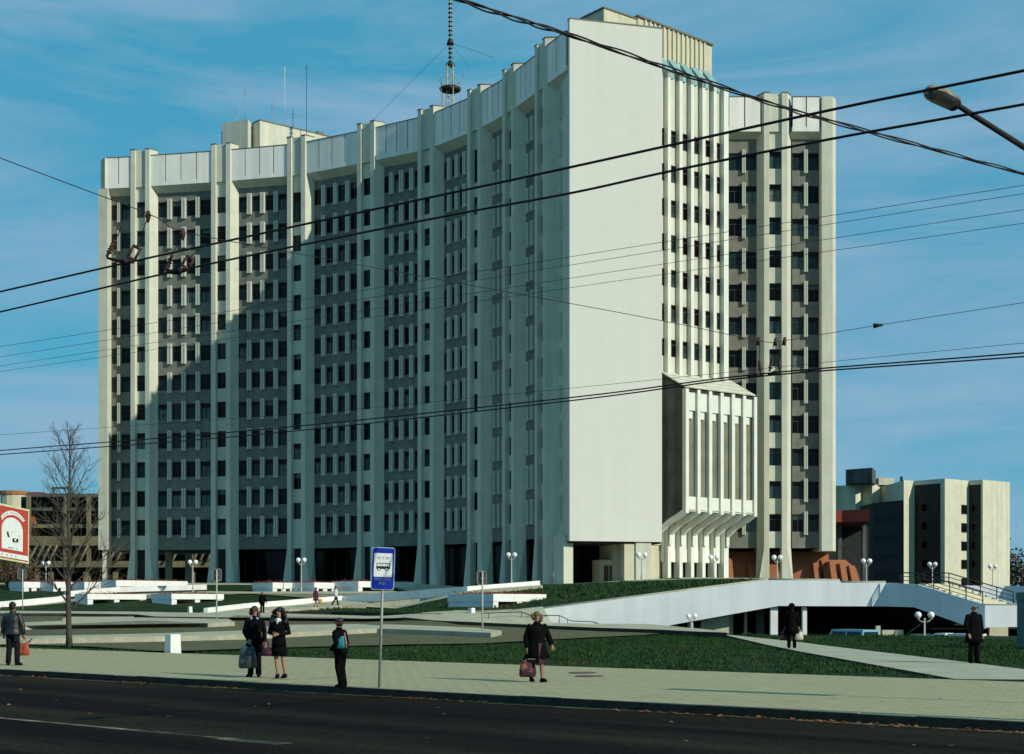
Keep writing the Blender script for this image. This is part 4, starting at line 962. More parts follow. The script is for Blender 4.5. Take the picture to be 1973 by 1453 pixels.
def bb(x0, y0, x1, y1, mt, z=.0145): bus.prism([(x0, y0), (x1, y0), (x1, y1), (x0, y1)], .010, z, mt)
bb(-.14, -.005, .145, .05, 'ink'); bb(-.135, .05, -.125, .115, 'ink'); bb(.13, .05, .142, .115, 'ink'); bb(-.135, .108, .142, .12, 'ink')
for xx in (-.07, -.01, .055, .085): bb(xx, .05, xx + .008, .108, 'greyink')
for cx in (-.085, .075):
    bus.prism([(cx + .032 * math.cos(t * .5236), -.012 + .032 * math.sin(t * .5236)) for t in range(12)], .0145, .017, 'ink'); bus.prism([(cx + .02 * math.cos(t * .5236), -.012 + .02 * math.sin(t * .5236)) for t in range(12)], .017, .019, 'signwhite')
bus.build('bus_symbol', pl)
for ch, x in (('W', -.09), ('T', 0), ('W', .09)): text(ch, .085, 'greyink', pl, Matrix.Translation((x, .195, .012)))
text('ТРОЛЕЙБУС', .075, 'lightblue', pl, Matrix.Translation((0, -.255, .008)), width=.35); text('№21', .078, 'lightblue', pl, Matrix.Translation((-.005, -.335, .008)), width=.13)
# billboard
BLc = [Vector((px(-12, 47.2), 47.2, pz(1075, 47.2))), Vector((px(55, 50.3), 50.3, pz(1086.5, 50.3))), Vector((px(56, 50.3), 50.3, pz(982, 50.3))), Vector((px(-12, 47.2), 47.2, pz(967, 47.2)))]
bbn = (BLc[1] - BLc[0]).cross(BLc[3] - BLc[0]).normalized()
if bbn.y > 0: bbn = -bbn
bo = BLc[0].copy(); bill = tag(empty('billboard', bo), 'red poster board with a white arch and curved banner at the left edge', 'billboard')
def bp(s_, t_, o=0): return (BLc[0] * (1 - s_) + BLc[1] * s_) * (1 - t_) + (BLc[3] * (1 - s_) + BLc[2] * s_) * t_ + bbn * o - bo
def bpoly(pts, o, mt, name, par=bill, th=.006): m = MB(); m.sheet([bp(a, b, o) for a, b in pts], th, mt); return m.build(name, par)
bpoly([(0, 0), (1, 0), (1, 1), (0, 1)], 0, 'cream', 'backing', th=.06); pr = bpoly([(.0, .03), (.965, .03), (.965, .965), (.0, .965)], .008, 'posterred', 'poster')
arch = [(.20, .20), (.80, .20), (.80, .52)] + [(.50 + .30 * math.cos(R(a)), .56 + .225 * math.sin(R(a))) for a in range(10, 171, 16)] + [(.20, .52)]
bpoly(arch, .016, 'signwhite', 'arch_field', pr); bpoly([(0, .05), (.96, .05), (.96, .135), (0, .135)], .016, 'signwhite', 'footer', pr)
ban = [(.52 + .42 * math.cos(R(a)), .575 + .335 * math.sin(R(a))) for a in range(36, 151, 12)] + [(.52 + .36 * math.cos(R(a)), .575 + .26 * math.sin(R(a))) for a in range(150, 35, -12)]
m = MB(); nb = len(ban) // 2
for i in range(nb - 1): m.sheet([bp(*ban[i], .016), bp(*ban[i + 1], .016), bp(*ban[2 * nb - 2 - i], .016), bp(*ban[2 * nb - 1 - i], .016)], .006, 'signwhite')
m.build('banner', pr)
m = MB()
for a in (134, 124, 115, 100, 92, 84, 76, 67, 58, 49):
    c0 = (.52 + .375 * math.cos(R(a)), .575 + .28 * math.sin(R(a))); c1 = (.52 + .40 * math.cos(R(a)), .575 + .312 * math.sin(R(a))); w_ = .012
    m.sheet([bp(c0[0] - w_, c0[1], .02), bp(c0[0] + w_, c0[1], .02), bp(c1[0] + w_, c1[1], .02), bp(c1[0] - w_, c1[1], .02)], .003, 'greyink')
for s0 in (.18, .33, .46, .58): m.sheet([bp(s0, .075, .02), bp(s0 + .03, .075, .02), bp(s0 + .03, .11, .02), bp(s0, .11, .02)], .003, 'greyink')
m.sheet([bp(.38, .225, .02), bp(.52, .225, .02), bp(.52, .235, .02), bp(.38, .24, .02)], .003, 'ink'); m.sheet([bp(.60, .225, .02), bp(.66, .225, .02), bp(.66, .235, .02), bp(.60, .235, .02)], .003, 'greyink')
m.build('lettering', pr)
m = MB()
m.sheet([bp(*q, .02) for q in ((.36, .42), (.43, .42), (.40, .45), (.38, .52), (.33, .51))], .003, 'ink')
for q in (((.50, .34), (.66, .355), (.66, .375), (.50, .36)), ((.50, .36), (.555, .364), (.55, .40), (.49, .395)), ((.60, .37), (.66, .374), (.67, .42), (.61, .41)), ((.49, .395), (.61, .41), (.67, .42), (.50, .412))): m.sheet([bp(*z, .021) for z in q], .003, 'ink')
m.sheet([bp(*q, .02) for q in ((.66, .47), (.71, .47), (.68, .485))], .003, 'ink'); m.sheet([bp(*q, .02) for q in ((.47, .49), (.485, .49), (.50, .55), (.49, .56))], .003, 'greyink')
m.build('emblem', pr)
m = MB(); g0 = Vector((px(-60, 46.5), 46.5, 0)); m.tube([g0 - bo, g0 + Vector((0, 0, 8.5)) - bo], [.13, .09], 'steel', 10)
for z in (3.4, 5.0): m.tube([g0 + Vector((0, 0, z)) - bo, bp(.2, .1 if z < 4 else .9, -.1)], .03, 'steel', 6)
m.build('post', bill)
# kiosk edge at the right
c = G(1966, 1249); m = MB(); x0 = px(1959, c.y + 1.4)
m.box(x0, c.y, 0, x0 + 1.6, c.y + 1.4, 1.95, 'kiosk'); m.box(x0 - .05, c.y - .05, 1.95, x0 + .1, c.y + 1.4, 2.25, 'kiosk'); m.box(x0 + .45, c.y - .05, 1.95, x0 + 1.65, c.y + 1.4, 2.2, 'kiosk'); m.box(x0 + .1, c.y + .2, 1.95, x0 + .45, c.y + .3, 2.15, 'globe'); kz_ = m.build('kiosk')
tag(kz_, 'teal metal kiosk cut off by the right edge of the picture', 'kiosk')
# street lamp over the road
hp_ = Vector((4.87, 16.0, EYE + 5.52)); sn = SN
sl_ = tag(empty('street_lamp', hp_), 'grey rusty street lamp on a long arm at the upper right', 'street lamp')
ax = Matrix(((-sn.x, SD.x, 0, 0), (-sn.y, SD.y, 0, 0), (0, 0, 1, 0), (0, 0, 0, 1))) @ Matrix.Rotation(R(4), 4, 'Y')
m = MB()
for i, (t, w_, a, b) in enumerate(((-.08, .05, -.03, .03), (.0, .09, -.03, .07), (.15, .11, -.03, .10), (.5, .12, -.03, .11), (.66, .10, -.03, .085), (.72, .05, -.03, .03))): pass
prof = [(-.08, .045, .03), (.02, .085, .07), (.2, .10, .095), (.48, .105, .095), (.62, .09, .075), (.68, .05, .035)]
vs = []
for t, w_, hh in prof:
    for q in range(9): an = math.pi * q / 8; vs.append(ax @ Vector((t, -w_ * math.cos(an), hh * math.sin(an))))
fs = [(i * 9 + j, i * 9 + j + 1, (i + 1) * 9 + j + 1, (i + 1) * 9 + j) for i in range(5) for j in range(8)] + [tuple(range(9)), tuple(45 + j for j in range(9))[::-1]]
m.add(vs, fs, 'lampgrey', True); m.build('housing', sl_)
m = MB(); vs = []
for t, w_, hh in prof[1:]:
    for q in range(9): an = math.pi * q / 8; vs.append(ax @ Vector((t, -w_ * .97 * math.cos(an), -.085 * math.sin(an) - .004)))
m.add(vs, [(i * 9 + j, (i + 1) * 9 + j, (i + 1) * 9 + j + 1, i * 9 + j + 1) for i in range(4) for j in range(8)] + [tuple(range(9))[::-1], tuple(36 + j for j in range(9))], 'lens', True); m.build('lens', sl_)
m = MB(); pole = hp_ + sn * 6.6; m.tube([Vector((0, 0, .0)) - sn * .05, sn * 2.2 + Vector((0, 0, .03)), sn * 6.6 + Vector((0, 0, .0))], [.03, .035, .045], 'wire', 8); m.build('arm', sl_)
m = MB(); m.tube([Vector((pole.x, pole.y, -.1)) - hp_, Vector((pole.x, pole.y, hp_.z + .2)) - hp_], [.13, .08], 'steel', 10); m.build('pole', sl_)

# ------------------------------------------------------------------ overhead wires
def smoothpath(P, sub=6):
    out = []
    for i in range(len(P) - 1):
        p0 = P[max(i - 1, 0)]; p1 = P[i]; p2 = P[i + 1]; p3 = P[min(i + 2, len(P) - 1)]
        for k in range(sub):
            t = k / sub; out.append(.5 * ((2 * p1) + (p2 - p0) * t + (2 * p0 - 5 * p1 + 4 * p2 - p3) * t * t + (3 * p1 - p0 - 3 * p2 + p3) * t ** 3))
    return out + [P[-1]]
def wpt(u, v, Y): return Vector((px(u, Y), Y, pz(v, Y)))
def wire(pts, r, lab, zrel=None, name='overhead_wire', group=None, mt='wire'):
    P = [wpt(u, v, FPX * zrel / (VH - v)) for u, v in pts] if zrel else [wpt(*p) for p in pts]
    a = P[0] + (P[0] - P[1]).normalized() * 12; b = P[-1] + (P[-1] - P[-2]).normalized() * 7
    P = smoothpath([a] + P + [b]); m = MB(); m.tube(P, r, mt, 6)
    return tag(m.build(name), lab, 'wire', group)
A1 = [(0, 562), (250, 505), (550, 440), (830, 380), (1100, 322), (1600, 212), (1973, 136)]
A2 = [(0, 601), (360, 518), (830, 422), (1100, 372), (1300, 328), (1600, 268), (1973, 201)]
wire(A1, .0125, 'thick black trolley wire, upper of the pair rising steeply to the right', 4.25, 'trolley_wire', 'trolley wires')
wire(A2, .0125, 'thick black trolley wire, lower of the pair rising steeply to the right', 4.25, 'trolley_wire', 'trolley wires')
B1 = [(0, 868), (500, 828), (1100, 766), (1460, 721), (1973, 680)]; B2 = [(0, 876), (500, 837), (1100, 772), (1460, 725.5), (1973, 687)]
wire(B1, .0135, 'black trolley wire, upper of the close flatter pair crossing low', 3.95, 'trolley_wire', 'trolley wires'); wire(B2, .0135, 'black trolley wire, lower of the close flatter pair crossing low', 3.95, 'trolley_wire', 'trolley wires')
for (l, a, b, r_), nm in zip(((668, 501, 357, 406), (688, 517, 373, 422), (705, 542, 404, 451), (716, 560, 430, 475)), ('topmost', 'second', 'third', 'lowest')):
    wire([(0, l), (500, (l + a) / 2 + 6), (1060, a), (1660, r_), (1973, b)], .0065, 'thin wire, %s of the four fine lines across the tower' % nm, 9.0, 'feeder_wire', 'thin overhead wires')
wire([(0, 838), (600, 795), (1100, 748), (1610, 696), (1973, 661)], .006, 'very thin wire just above the low trolley pair', 6.0, 'feeder_wire', 'thin overhead wires')
SP = [(-20, 297, 16.2), (285, 412, 17.5), (352, 446, 17.8), (580, 490, 19.2), (1040, 574, 21.8), (1290, 621, 23.2), (1463, 657, 24.2), (1496, 658, 24.3), (1514, 656, 24.35), (1690, 627, 24.5), (1973, 583, 24.6)]
span = wire(SP, .0055, 'thin sagging span wire carrying the trolley wire fittings across the street', None, 'span_wire')
def rod(P, r, mt, name='hanger'): m = MB(); m.tube(P, r, mt, 6); o = m.build(name, span); return o
def insul(p, q, open_=True):
    m = MB(); d = (q - p); n = d.cross(Vector((0, 1, 0))).normalized(); a, b = p + d * .2, p + d * .8
    if open_:
        for s_ in (-1, 1): m.tube([a + n * .045 * s_, b + n * .045 * s_], .017, 'rust', 6)
        m.tube([a - n * .055, a + n * .055], .02, 'rust', 6); m.tube([b - n * .055, b + n * .055], .02, 'rust', 6)
    else: m.tube([a.lerp(b, k_ / 8) for k_ in range(9)], [.018 + (.022 if k_ % 2 else 0) for k_ in range(9)], 'rust', 8)
    m.tube([p, a], .018, 'rust', 6); m.tube([b, q], .018, 'rust', 6); return m.build('insulator', span)
for (ut, vt, u1, v1, u2, v2, op) in ((240, 425, 222, 462, 205, 495, False), (285, 415, 267, 470, 249, 505, True), (352, 448, 332, 490, 316, 528, False), (392, 470, 370, 492, 352, 520, True)):
    Yt = 17.6; T, Pm, Q = wpt(ut, vt, Yt), wpt(u1, v1, Yt), wpt(u2, v2, Yt); rod([T, Pm], .006, 'wire'); insul(Pm, Q, op)
for u, v in ((285, 413), (352, 447)):
    m = MB(); p = wpt(u, v, 17.55); m.tube([p + Vector((0, 0, .04)), p - Vector((0, 0, .02)), p - Vector((.0, 0, .10))], [.02, .035, .012], 'rust', 8); m.build('insulator', span)
for (a, b, c_, d_, w_) in ((205, 497, 258, 506, .02), (318, 524, 362, 519, .03)):
    m = MB(); Yt = 17.7; m.tube([wpt(a, b, Yt), wpt((a + c_) / 2, (b + d_) / 2 + 2, Yt), wpt(c_, d_, Yt)], [w_ * .7, w_ * 1.3, w_ * .7], 'wire', 6); m.build('wire_clamp', span)
for u, v in ((1462, 657), (1495, 658), (1512, 657)):
    m = MB(); p = wpt(u, v, 24.25); m.tube([p + Vector((0, 0, .06)), p - Vector((.02, 0, .07))], [.025, .035], 'rust', 8); m.build('insulator', span)
for (u1, v1, u2, v2) in ((1462, 694, 1465, 720), (1488, 690, 1482, 716), (1500, 690, 1502, 716)):
    rod([wpt(u1 + 2, 660, 24.4), wpt(u1, v1, 24.4)], .006, 'wire'); insul(wpt(u1, v1, 24.6), wpt(u2, v2, 24.6), False)
for (a, b, c_, d_) in ((1440, 726, 1470, 722), (1479, 722, 1504, 718), (1555, 715, 1580, 713)):
    m = MB(); m.tube([wpt(a, b, 24.9), wpt((a + c_) / 2, (b + d_) / 2 - 2, 24.9), wpt(c_, d_, 24.9)], [.015, .04, .015], 'wire', 6); m.build('wire_clamp', span)
m = MB(); p = wpt(1683, 628, 24.5); q = wpt(1700, 626, 24.5); m.tube([p, (p + q) / 2, q], [.045, .03, .02], 'wire', 8); m.build('insulator', span)
CB = [(862, -8), (990, 34), (1100, 69), (1280, 131), (1460, 191), (1600, 233), (1800, 289), (1973, 336)]
P = smoothpath([wpt(u, v, FPX * 7.0 / (VH - v)) for u, v in [(700, -60)] + CB + [(2150, 380)]], 14)
cab = tag(empty('cable_bundle', P[0]), 'thick twisted black cable bundle sagging across the top right', 'cable')
for j in range(3):
    m = MB(); Q = []
    for i, p in enumerate(P):
        ph = i * .33 + j * 2.1; am = .022 + .012 * math.sin(i * .21 + j * 1.7); Q.append(p - P[0] + Vector((0, math.cos(ph) * am, math.sin(ph) * am)))
    m.tube(Q, .0115, 'wire', 5); m.build('strand', cab)

# made-up panel added out of view at right to cast the long pavement shadow
c = Vector((9.75, 25.35, 0)); pp = tag(empty('shadow_panel', c), 'made-up narrow panel on a post beyond the right edge, added to cast a shadow', 'shadow caster')
m = MB(); m.tube([(0, 0, -.1), (0, 0, 2.3)], .05, 'steel', 8); m.build('post', pp)
X = frame((0, 0, 0), SN); m = MB(); m.box(-.24, -.06, 2.3, .24, .06, 4.1, 'steel', X); m.build('panel', pp)
m = MB(); m.box(-.2, -.07, 2.36, .2, -.061, 4.04, 'signwhite', X); m.build('poster', pp)
# ------------------------------------------------------------------ people
def skinmesh(name, nodes, edges, parent, mt, sub=1, legmat=None):
    me = bpy.data.meshes.new(name); me.from_pydata([n_[0] for n_ in nodes], edges, []); o = bpy.data.objects.new(name, me); COL.objects.link(o)
    o.modifiers.new('Skin', 'SKIN').use_smooth_shade = True
    for i, n_ in enumerate(nodes):
        r_ = n_[1]; me.skin_vertices[0].data[i].radius = r_ if isinstance(r_, tuple) else (r_, r_)
    me.skin_vertices[0].data[0].use_root = True
    sb = o.modifiers.new('Sub', 'SUBSURF'); sb.levels = sub; sb.render_levels = sub
    bpy.context.view_layer.update()
    res = bpy.data.meshes.new_from_object(o.evaluated_get(bpy.context.evaluated_depsgraph_get())); bpy.data.objects.remove(o)
    res.materials.clear(); res.materials.append(M[mt])
    if legmat:
        res.materials.append(M[legmat])
        for p in res.polygons:
            if p.center.z < .80 and abs(p.center.x) < .17: p.material_index = 1
    return link(res, name, parent)
def V3(*a): return Vector(a)
def person(label, u, v, h, yaw, arms, legs, outfit, group='people on the pavement and paths'):
    """arms/legs: per side (elbow, hand) and (knee, ankle, toe direction); side -1 is the figure's +X"""
    c = G(u, v); s_ = h / 1.75
    root = tag(empty('person', c, yaw), label, 'person', group); root.scale = (s_, s_, s_)
    lean = outfit.get('lean', 0); turn = outfit.get('turn', 0); fem = outfit.get('fem', False)
    sh = .165 if fem else .19
    nodes = [(V3(0, 0, .95), (.13, .10)), (V3(0, lean * .3, 1.10), (.115, .09)), (V3(0, lean * .7, 1.29), (.14, .10)), (V3(0, lean + .01, 1.45), .065), (V3(0, lean, 1.515), .052), (V3(0, lean - .025, 1.575), (.06, .068)), (V3(0, lean - .01, 1.65), (.078, .092)), (V3(0, lean, 1.715), (.062, .075))]
    edges = [(0, 1), (1, 2), (2, 3), (3, 4), (4, 5), (5, 6), (6, 7)]
    hands = []
    for side, (el, ha) in zip((-1, 1), arms):
        S0 = V3(side * sh, lean + .01, 1.405); E_ = V3(*el); W_ = V3(*ha); d = (W_ - E_).normalized()
        b = len(nodes); nodes += [(S0, .058), ((S0 + E_) / 2, .048), (E_, .042), ((E_ + W_) / 2, .038), (W_, .027), (W_ + d * .07, (.036, .024))]
        edges += [(2, b)] + [(b + i, b + i + 1) for i in range(5)]
        ac = d.cross(V3(0, 1, .2)).normalized(); pf = d.cross(ac).normalized()
        for k, (o_, ln) in enumerate(((-.03, .07), (-.01, .085), (.01, .08), (.03, .062))):
            q = len(nodes); f0 = W_ + d * .085 + ac * o_; f1 = f0 + d * ln * .5 + pf * .012; f2 = f1 + d * ln * .35 + pf * .03
            nodes += [(f0, .0105), (f1, .0095), (f2, .008)]; edges += [(b + 5, q), (q, q + 1), (q + 1, q + 2)]
        q = len(nodes); nodes += [(W_ + d * .04 + ac * .045 * -side, .012), (W_ + d * .085 + ac * .062 * -side, .010)]; edges += [(b + 4, q), (q, q + 1)]
        hands.append((S0, E_, W_, W_ + d * .1))
    feet = []
    for side, (kn, an, toe) in zip((-1, 1), legs):
        Hp = V3(side * .09, 0, .88); K = V3(*kn); A = V3(*an); T = V3(*toe).normalized()
        b = len(nodes); nodes += [(Hp, .085), ((Hp + K) / 2, .075), (K, .053), (K + (A - K) * .35, .053), (A, .036), (A + T * .13 + V3(0, 0, -.045), (.036, .028))]
        edges += [(0, b)] + [(b + i, b + i + 1) for i in range(5)]; feet.append((Hp, K, A, T))
    skinmesh('body', nodes, edges, root, 'skin', 1, outfit.get('legs'))
    hc = V3(0, lean - .01, 1.655)
    # face
    m = MB(); m.tube([hc + V3(0, -.095, .02), hc + V3(0, -.115, -.022), hc + V3(0, -.095, -.03)], [.008, .015, .012], 'skin', 6)
    for sx in (-1, 1): m.ball(hc + V3(sx * .082, .01, -.01), .026, 'skin', 6, 4, .45, .9, 1.2)
    m.build('nose_and_ears', root)
    m = MB()
    for sx in (-1, 1): m.ball(hc + V3(sx * .032, -.083, .012), .012, 'ink', 6, 4, 1.2, .6, .7)
    m.build('eyes', root); m = MB(); m.box(-.026, -.098 + lean, 1.592, .026, -.085 + lean, 1.60, 'brick_dark'); m.build('mouth', root)
    if outfit.get('glasses'):
        m = MB()
        for sx in (-1, 1): m.ball(hc + V3(sx * .037, -.092, .008), .032, 'ink', 8, 5, 1.1, .35, .8)
        m.box(-.085, hc.y - .095, hc.z + .012, .085, hc.y - .085, hc.z + .022, 'ink')
        for sx in (-1, 1): m.box(sx * .085 - .004, hc.y - .09, hc.z + .01, sx * .085 + .004, hc.y + .02, hc.z + .02, 'ink')
        m.build('sunglasses', root)
    # hair
    hm, style = outfit['hair']
    m = MB()
    if style == 'bald': 
        m.ball(hc + V3(0, .035, -.025), .090, hm, 12, 8, .95, .75, .62, -.9)
    else:
        m.ball(hc + V3(0, .022, .028), .105, hm, 14, 9, .93, .98, 1.0, -.35)
        m.ball(hc + V3(0, .045, -.02), .092, hm, 12, 8, .98, .8, 1.0)
    if style in ('bob', 'curly', 'bushy'):
        for i in range(26 if style == 'curly' else 16):
            a = R(rnd.uniform(-30, 210)); zz = rnd.uniform(-.13 if style != 'curly' else -.30, .06); rr = .095 + .035 * (-zz if style == 'bob' else .6) + (.08 if style == 'curly' else 0) * (-zz * 4)
            m.ball(hc + V3(math.cos(a) * rr, math.sin(a) * rr * .8 + .02, zz), rnd.uniform(.035, .055) * (1.6 if style == 'curly' else 1), hm, 7, 5)
    if style == 'hood': m.ball(hc + V3(0, .01, .01), .135, hm, 12, 8, 1, 1, 1.1, -.9)
    m.build('hair' if style != 'hood' else 'hood', root)
    # clothes
    jm = outfit['jacket']; hem = outfit.get('hem', .82); flare = outfit.get('flare', 0)
    m = MB(); wd = 1.0 if not fem else .9; bulk = outfit.get('bulk', 1.0)
    rings = []
    for z, a, b in ((hem, .20 + flare, .15 + flare * .8), ((hem + .95) / 2, .195 + flare * .5, .145 + flare * .4), (.98, .19, .14), (1.12, .175, .13), (1.28, .205, .145), (1.38, .20, .13), (1.44, .13, .10), (1.49, .075, .075), (1.53, .068, .072)):
        ly = lean * max(0, (z - .95) / .5) if z < 1.45 else lean
        rings.append((0, ly, z, a * wd * bulk, b * bulk))
    for i in range(1, 3): 
        rings[i] = rings[i]
    rings.sort(key=lambda r_: r_[2])
    m.loft(rings, jm, 16)
    for (S0, E_, W_, _) in hands:
        up = S0 + V3(-S0.x * .12, 0, .01); q = bulk
        m.tube([up, S0, (S0 * .5 + E_ * .5), E_ + (E_ - (S0 + W_) / 2) * .06, (E_ + W_) / 2, W_ - (W_ - E_) * .04], [.060 * q, .074 * q, .068 * q, .060 * q, .055 * q, .048 * q], jm, 10)
    m.build(outfit.get('jname', 'jacket'), root)
    if outfit.get('panel'):   # coloured back and side panel of the boy's jacket
        m = MB(); 
        m.loft([(.03, lean * .2 + .03, 1.0, .19, .155), (.03, lean * .5 + .025, 1.15, .185, .15), (.02, lean * .8 + .02, 1.30, .19, .15), (.01, lean + .02, 1.36, .16, .12)], 'teal', 16); m.build('back_panel', root)
        m = MB(); m.tube([(.05, .19, 1.0), (.04, .20, 1.15), (.02, .19 + lean, 1.32), (-.02, .15 + lean, 1.39)], [.02, .02, .018, .02], 'pink', 6); m.build('piping', root)
    if outfit.get('collar'):
        m = MB(); cm, = outfit['collar'],
        for sx in (-1, 1): m.sheet([(0, -.115 + lean, 1.40), (sx * .035, -.12 + lean, 1.36), (sx * .10, -.075 + lean, 1.46), (sx * .06, -.06 + lean, 1.51)] if sx > 0 else [(0, -.115 + lean, 1.40), (sx * .06, -.06 + lean, 1.51), (sx * .10, -.075 + lean, 1.46), (sx * .035, -.12 + lean, 1.36)], .02, cm)
        if cm == 'whitecloth': m.loft([(0, -.085 + lean, 1.33, .012, .05), (0, -.085 + lean, 1.42, .045, .055), (0, -.055 + lean, 1.51, .06, .06)], cm, 8)
        m.build('collar', root)
    if outfit.get('trousers'):
        m = MB(); m.loft([(0, 0, .80, .17, .13), (0, 0, .92, .185, .14), (0, 0, 1.02, .17, .13)], outfit['trousers'], 14)
        for (Hp, K, A, T) in feet: m.tube([Hp + V3(0, 0, .06), (Hp + K) / 2, K, (K + A) / 2, A + V3(0, 0, -.03)], [.105, .098, .078, .075, .072 if not outfit.get('wide') else .085], outfit['trousers'], 10)
        m.build('trousers', root)
    if outfit.get('skirt'):
        sm, z0, r0 = outfit['skirt']; m = MB(); m.loft([(0, 0, z0, r0, r0 * .8), (0, 0, (z0 + .95) / 2, .19, .15), (0, 0, .98, .17, .13)], sm, 16); m.build('skirt', root)
    if outfit.get('open'):
        for x0, x1, mt_, z0, z1 in ((.02, .17, 'plum', .47, .98),):
            m = MB(); m.sheet([(x0, -.315 + abs(x0) * .3, z0), (x1, -.29 + abs(x1) * .6, z0), (x1 * .7, -.205 + abs(x1) * .3, z1), (x0 * .7, -.225, z1)], .02, mt_); m.build('dress', root)
    for (Hp, K, A, T) in feet:
        m = MB(); sd = V3(-T.y, T.x, 0)
        X = Matrix(((sd.x, T.x, 0, A.x), (sd.y, T.y, 0, A.y), (sd.z, T.z, 1, A.z), (0, 0, 0, 1)))
        m.loft([(0, .055, -.085, .045, .135), (0, .055, -.055, .048, .14), (0, .045, -.02, .042, .115), (0, .0, .02, .038, .055)], outfit.get('shoes', 'black'), 10); m.xf(X); m.build('shoe', root)
    root['hl'] = 0; del root['hl']
    X = Matrix.Translation(c) @ Matrix.Rotation(yaw, 4, 'Z') @ Matrix.Scale(s_, 4)
    return root, [X @ h_[3] for h_ in hands]
def bag(P, w_, d_, h_, mt, label, name='carrier_bag', yaw=0, hand=.16, cat='bag', trim=None):
    root = tag(empty(name, P, yaw), label, cat)
    m = MB(); m.loft([(0, 0, -hand - h_, w_ * .46, d_ * .42), (0, 0, -hand - h_ + .05, w_ * .52, d_ * .55), (0, 0, -hand - h_ * .55, w_ * .5, d_ * .5), (0, 0, -hand - h_ * .2, w_ * .42, d_ * .35), (0, 0, -hand, w_ * .36, d_ * .2)], mt, 14); m.build('sack', root)
    m = MB()
    for sy in (-1, 1): m.tube([(-w_ * .28, sy * d_ * .12, -hand - .02), (-w_ * .12, sy * .012, -.03), (0, sy * .008, .0), (w_ * .12, sy * .012, -.03), (w_ * .28, sy * d_ * .12, -hand - .02)], .01, trim or mt, 5)
    m.build('handle', root); return root
HANG = [((-.25, .03, 1.14), (-.27, -.02, .88)), ((.25, .03, 1.14), (.27, -.02, .88))]
STAND = [((-.10, -.01, .49), (-.11, .02, .085), (-.25, -1, 0)), ((.10, -.01, .49), (.11, .02, .085), (.25, -1, 0))]
# facing away: yaw = pi
_, hd = person('man seen from behind in a black leather jacket and dark jeans, far left', 24, 1282, 1.80, R(180 - 12), [((-.30, .0, 1.13), (-.31, -.05, .86)), ((.29, .03, 1.14), (.30, -.02, .88))], [((-.13, -.01, .49), (-.15, .02, .085), (-.3, -1, 0)), ((.11, -.01, .49), (.13, .02, .085), (.5, -1, 0))],
    dict(hair=('hair_black', 'short'), jacket='leather', hem=.86, bulk=1.18, trousers='denim', shoes='black', flare=.01))
bag(hd[0], .30, .14, .36, 'redbag', 'red and orange plastic bag in the hand of the man at far left', hand=.14)
_, hd = person('woman in dark coat with sunglasses, short brown hair and light blue collar', 490, 1304, 1.69, R(8), [((-.24, .0, 1.13), (-.13, -.24, .92)), ((.24, .04, 1.13), (.25, -.03, .87))], [((-.08, -.03, .49), (-.10, .0, .085), (-.6, -1, 0)), ((.09, -.0, .49), (.10, .03, .085), (.1, -1, 0))],
    dict(hair=('hair_brown', 'bob'), jacket='black', jname='coat', hem=.66, flare=.06, fem=True, bulk=1.1, trousers='black', collar='lightblue', glasses=True, lean=0))
bag(hd[0] + Vector((-.06, 0, .03)), .42, .20, .52, 'plastic', 'large dark shiny plastic bag held by the woman in sunglasses', yaw=R(10), hand=.12, trim='teal')
_, hd = person('woman with long curly black hair, dark suit, short skirt and bare legs', 537, 1307, 1.66, R(-12), [((-.25, .02, 1.14), (-.07, -.20, 1.12)), ((.25, .02, 1.14), (.06, -.21, 1.10))], [((-.06, -.04, .49), (-.02, -.03, .10), (.1, -1, -.1)), ((.10, .0, .49), (.13, .08, .10), (-.2, -1, -.1))],
    dict(hair=('hair_black', 'curly'), jacket='black', hem=.80, flare=.01, fem=True, skirt=('black', .56, .205), collar='whitecloth', legs='skin', shoes='black'))
hb = hd[0]; bag(Vector((px(513, hb.y + .02), hb.y + .02, EYE + (VH - 1232) * hb.y / FPX)), .24, .12, .18, 'plum', 'small plum handbag at the hip of the curly haired woman', 'handbag', hand=.20)
person('boy in dark jacket with turquoise back panel and wide black trousers', 656, 1324, 1.45, R(-118), [((-.26, .0, 1.12), (-.16, -.22, .97)), ((.25, .03, 1.12), (.14, -.20, .96))], [((-.10, -.02, .49), (-.10, .04, .085), (-.1, -1, 0)), ((.10, -.02, .49), (.11, .10, .085), (.3, -1, 0))],
    dict(hair=('hair_red', 'short'), jacket='black', hem=.86, bulk=1.15, trousers='black', wide=True, panel=True, lean=-.05, shoes='black'))
_, hd = person('older woman in a big black coat over a plum skirt walking with bags', 1034, 1314, 1.57, R(6), [((-.27, .03, 1.12), (-.25, -.06, .85)), ((.30, .06, 1.14), (.38, -.02, .92))], [((-.08, .04, .48), (-.13, .16, .10), (.3, -1, -.1)), ((.10, -.12, .50), (.11, -.16, .085), (.7, -1, .1))],
    dict(hair=('hair_grey', 'bushy'), jacket='black', jname='coat', hem=.60, flare=.09, fem=True, bulk=1.3, skirt=('plum', .46, .23), open=True, legs='stocking', shoes='black'))
bag(hd[0], .40, .20, .38, 'multibag', 'plum and pink patterned shopping bag in the older woman\'s hand', 'shopping_bag', yaw=R(20), hand=.18, trim='black')
bag(hd[0] + Vector((.10, -.02, .02)), .20, .10, .14, 'whitecloth', 'small white packet held with the older woman\'s shopping bag', 'packet', hand=.05)
person('balding man in a long black coat and dark glasses standing at the right', 1876, 1279, 1.75, R(20), [((-.28, .0, 1.13), (-.26, -.10, .88)), ((.27, .03, 1.13), (.25, -.06, .87))], STAND,
    dict(hair=('hair_grey', 'bald'), jacket='black', jname='coat', hem=.62, flare=.04, bulk=1.25, trousers='black', glasses=True))
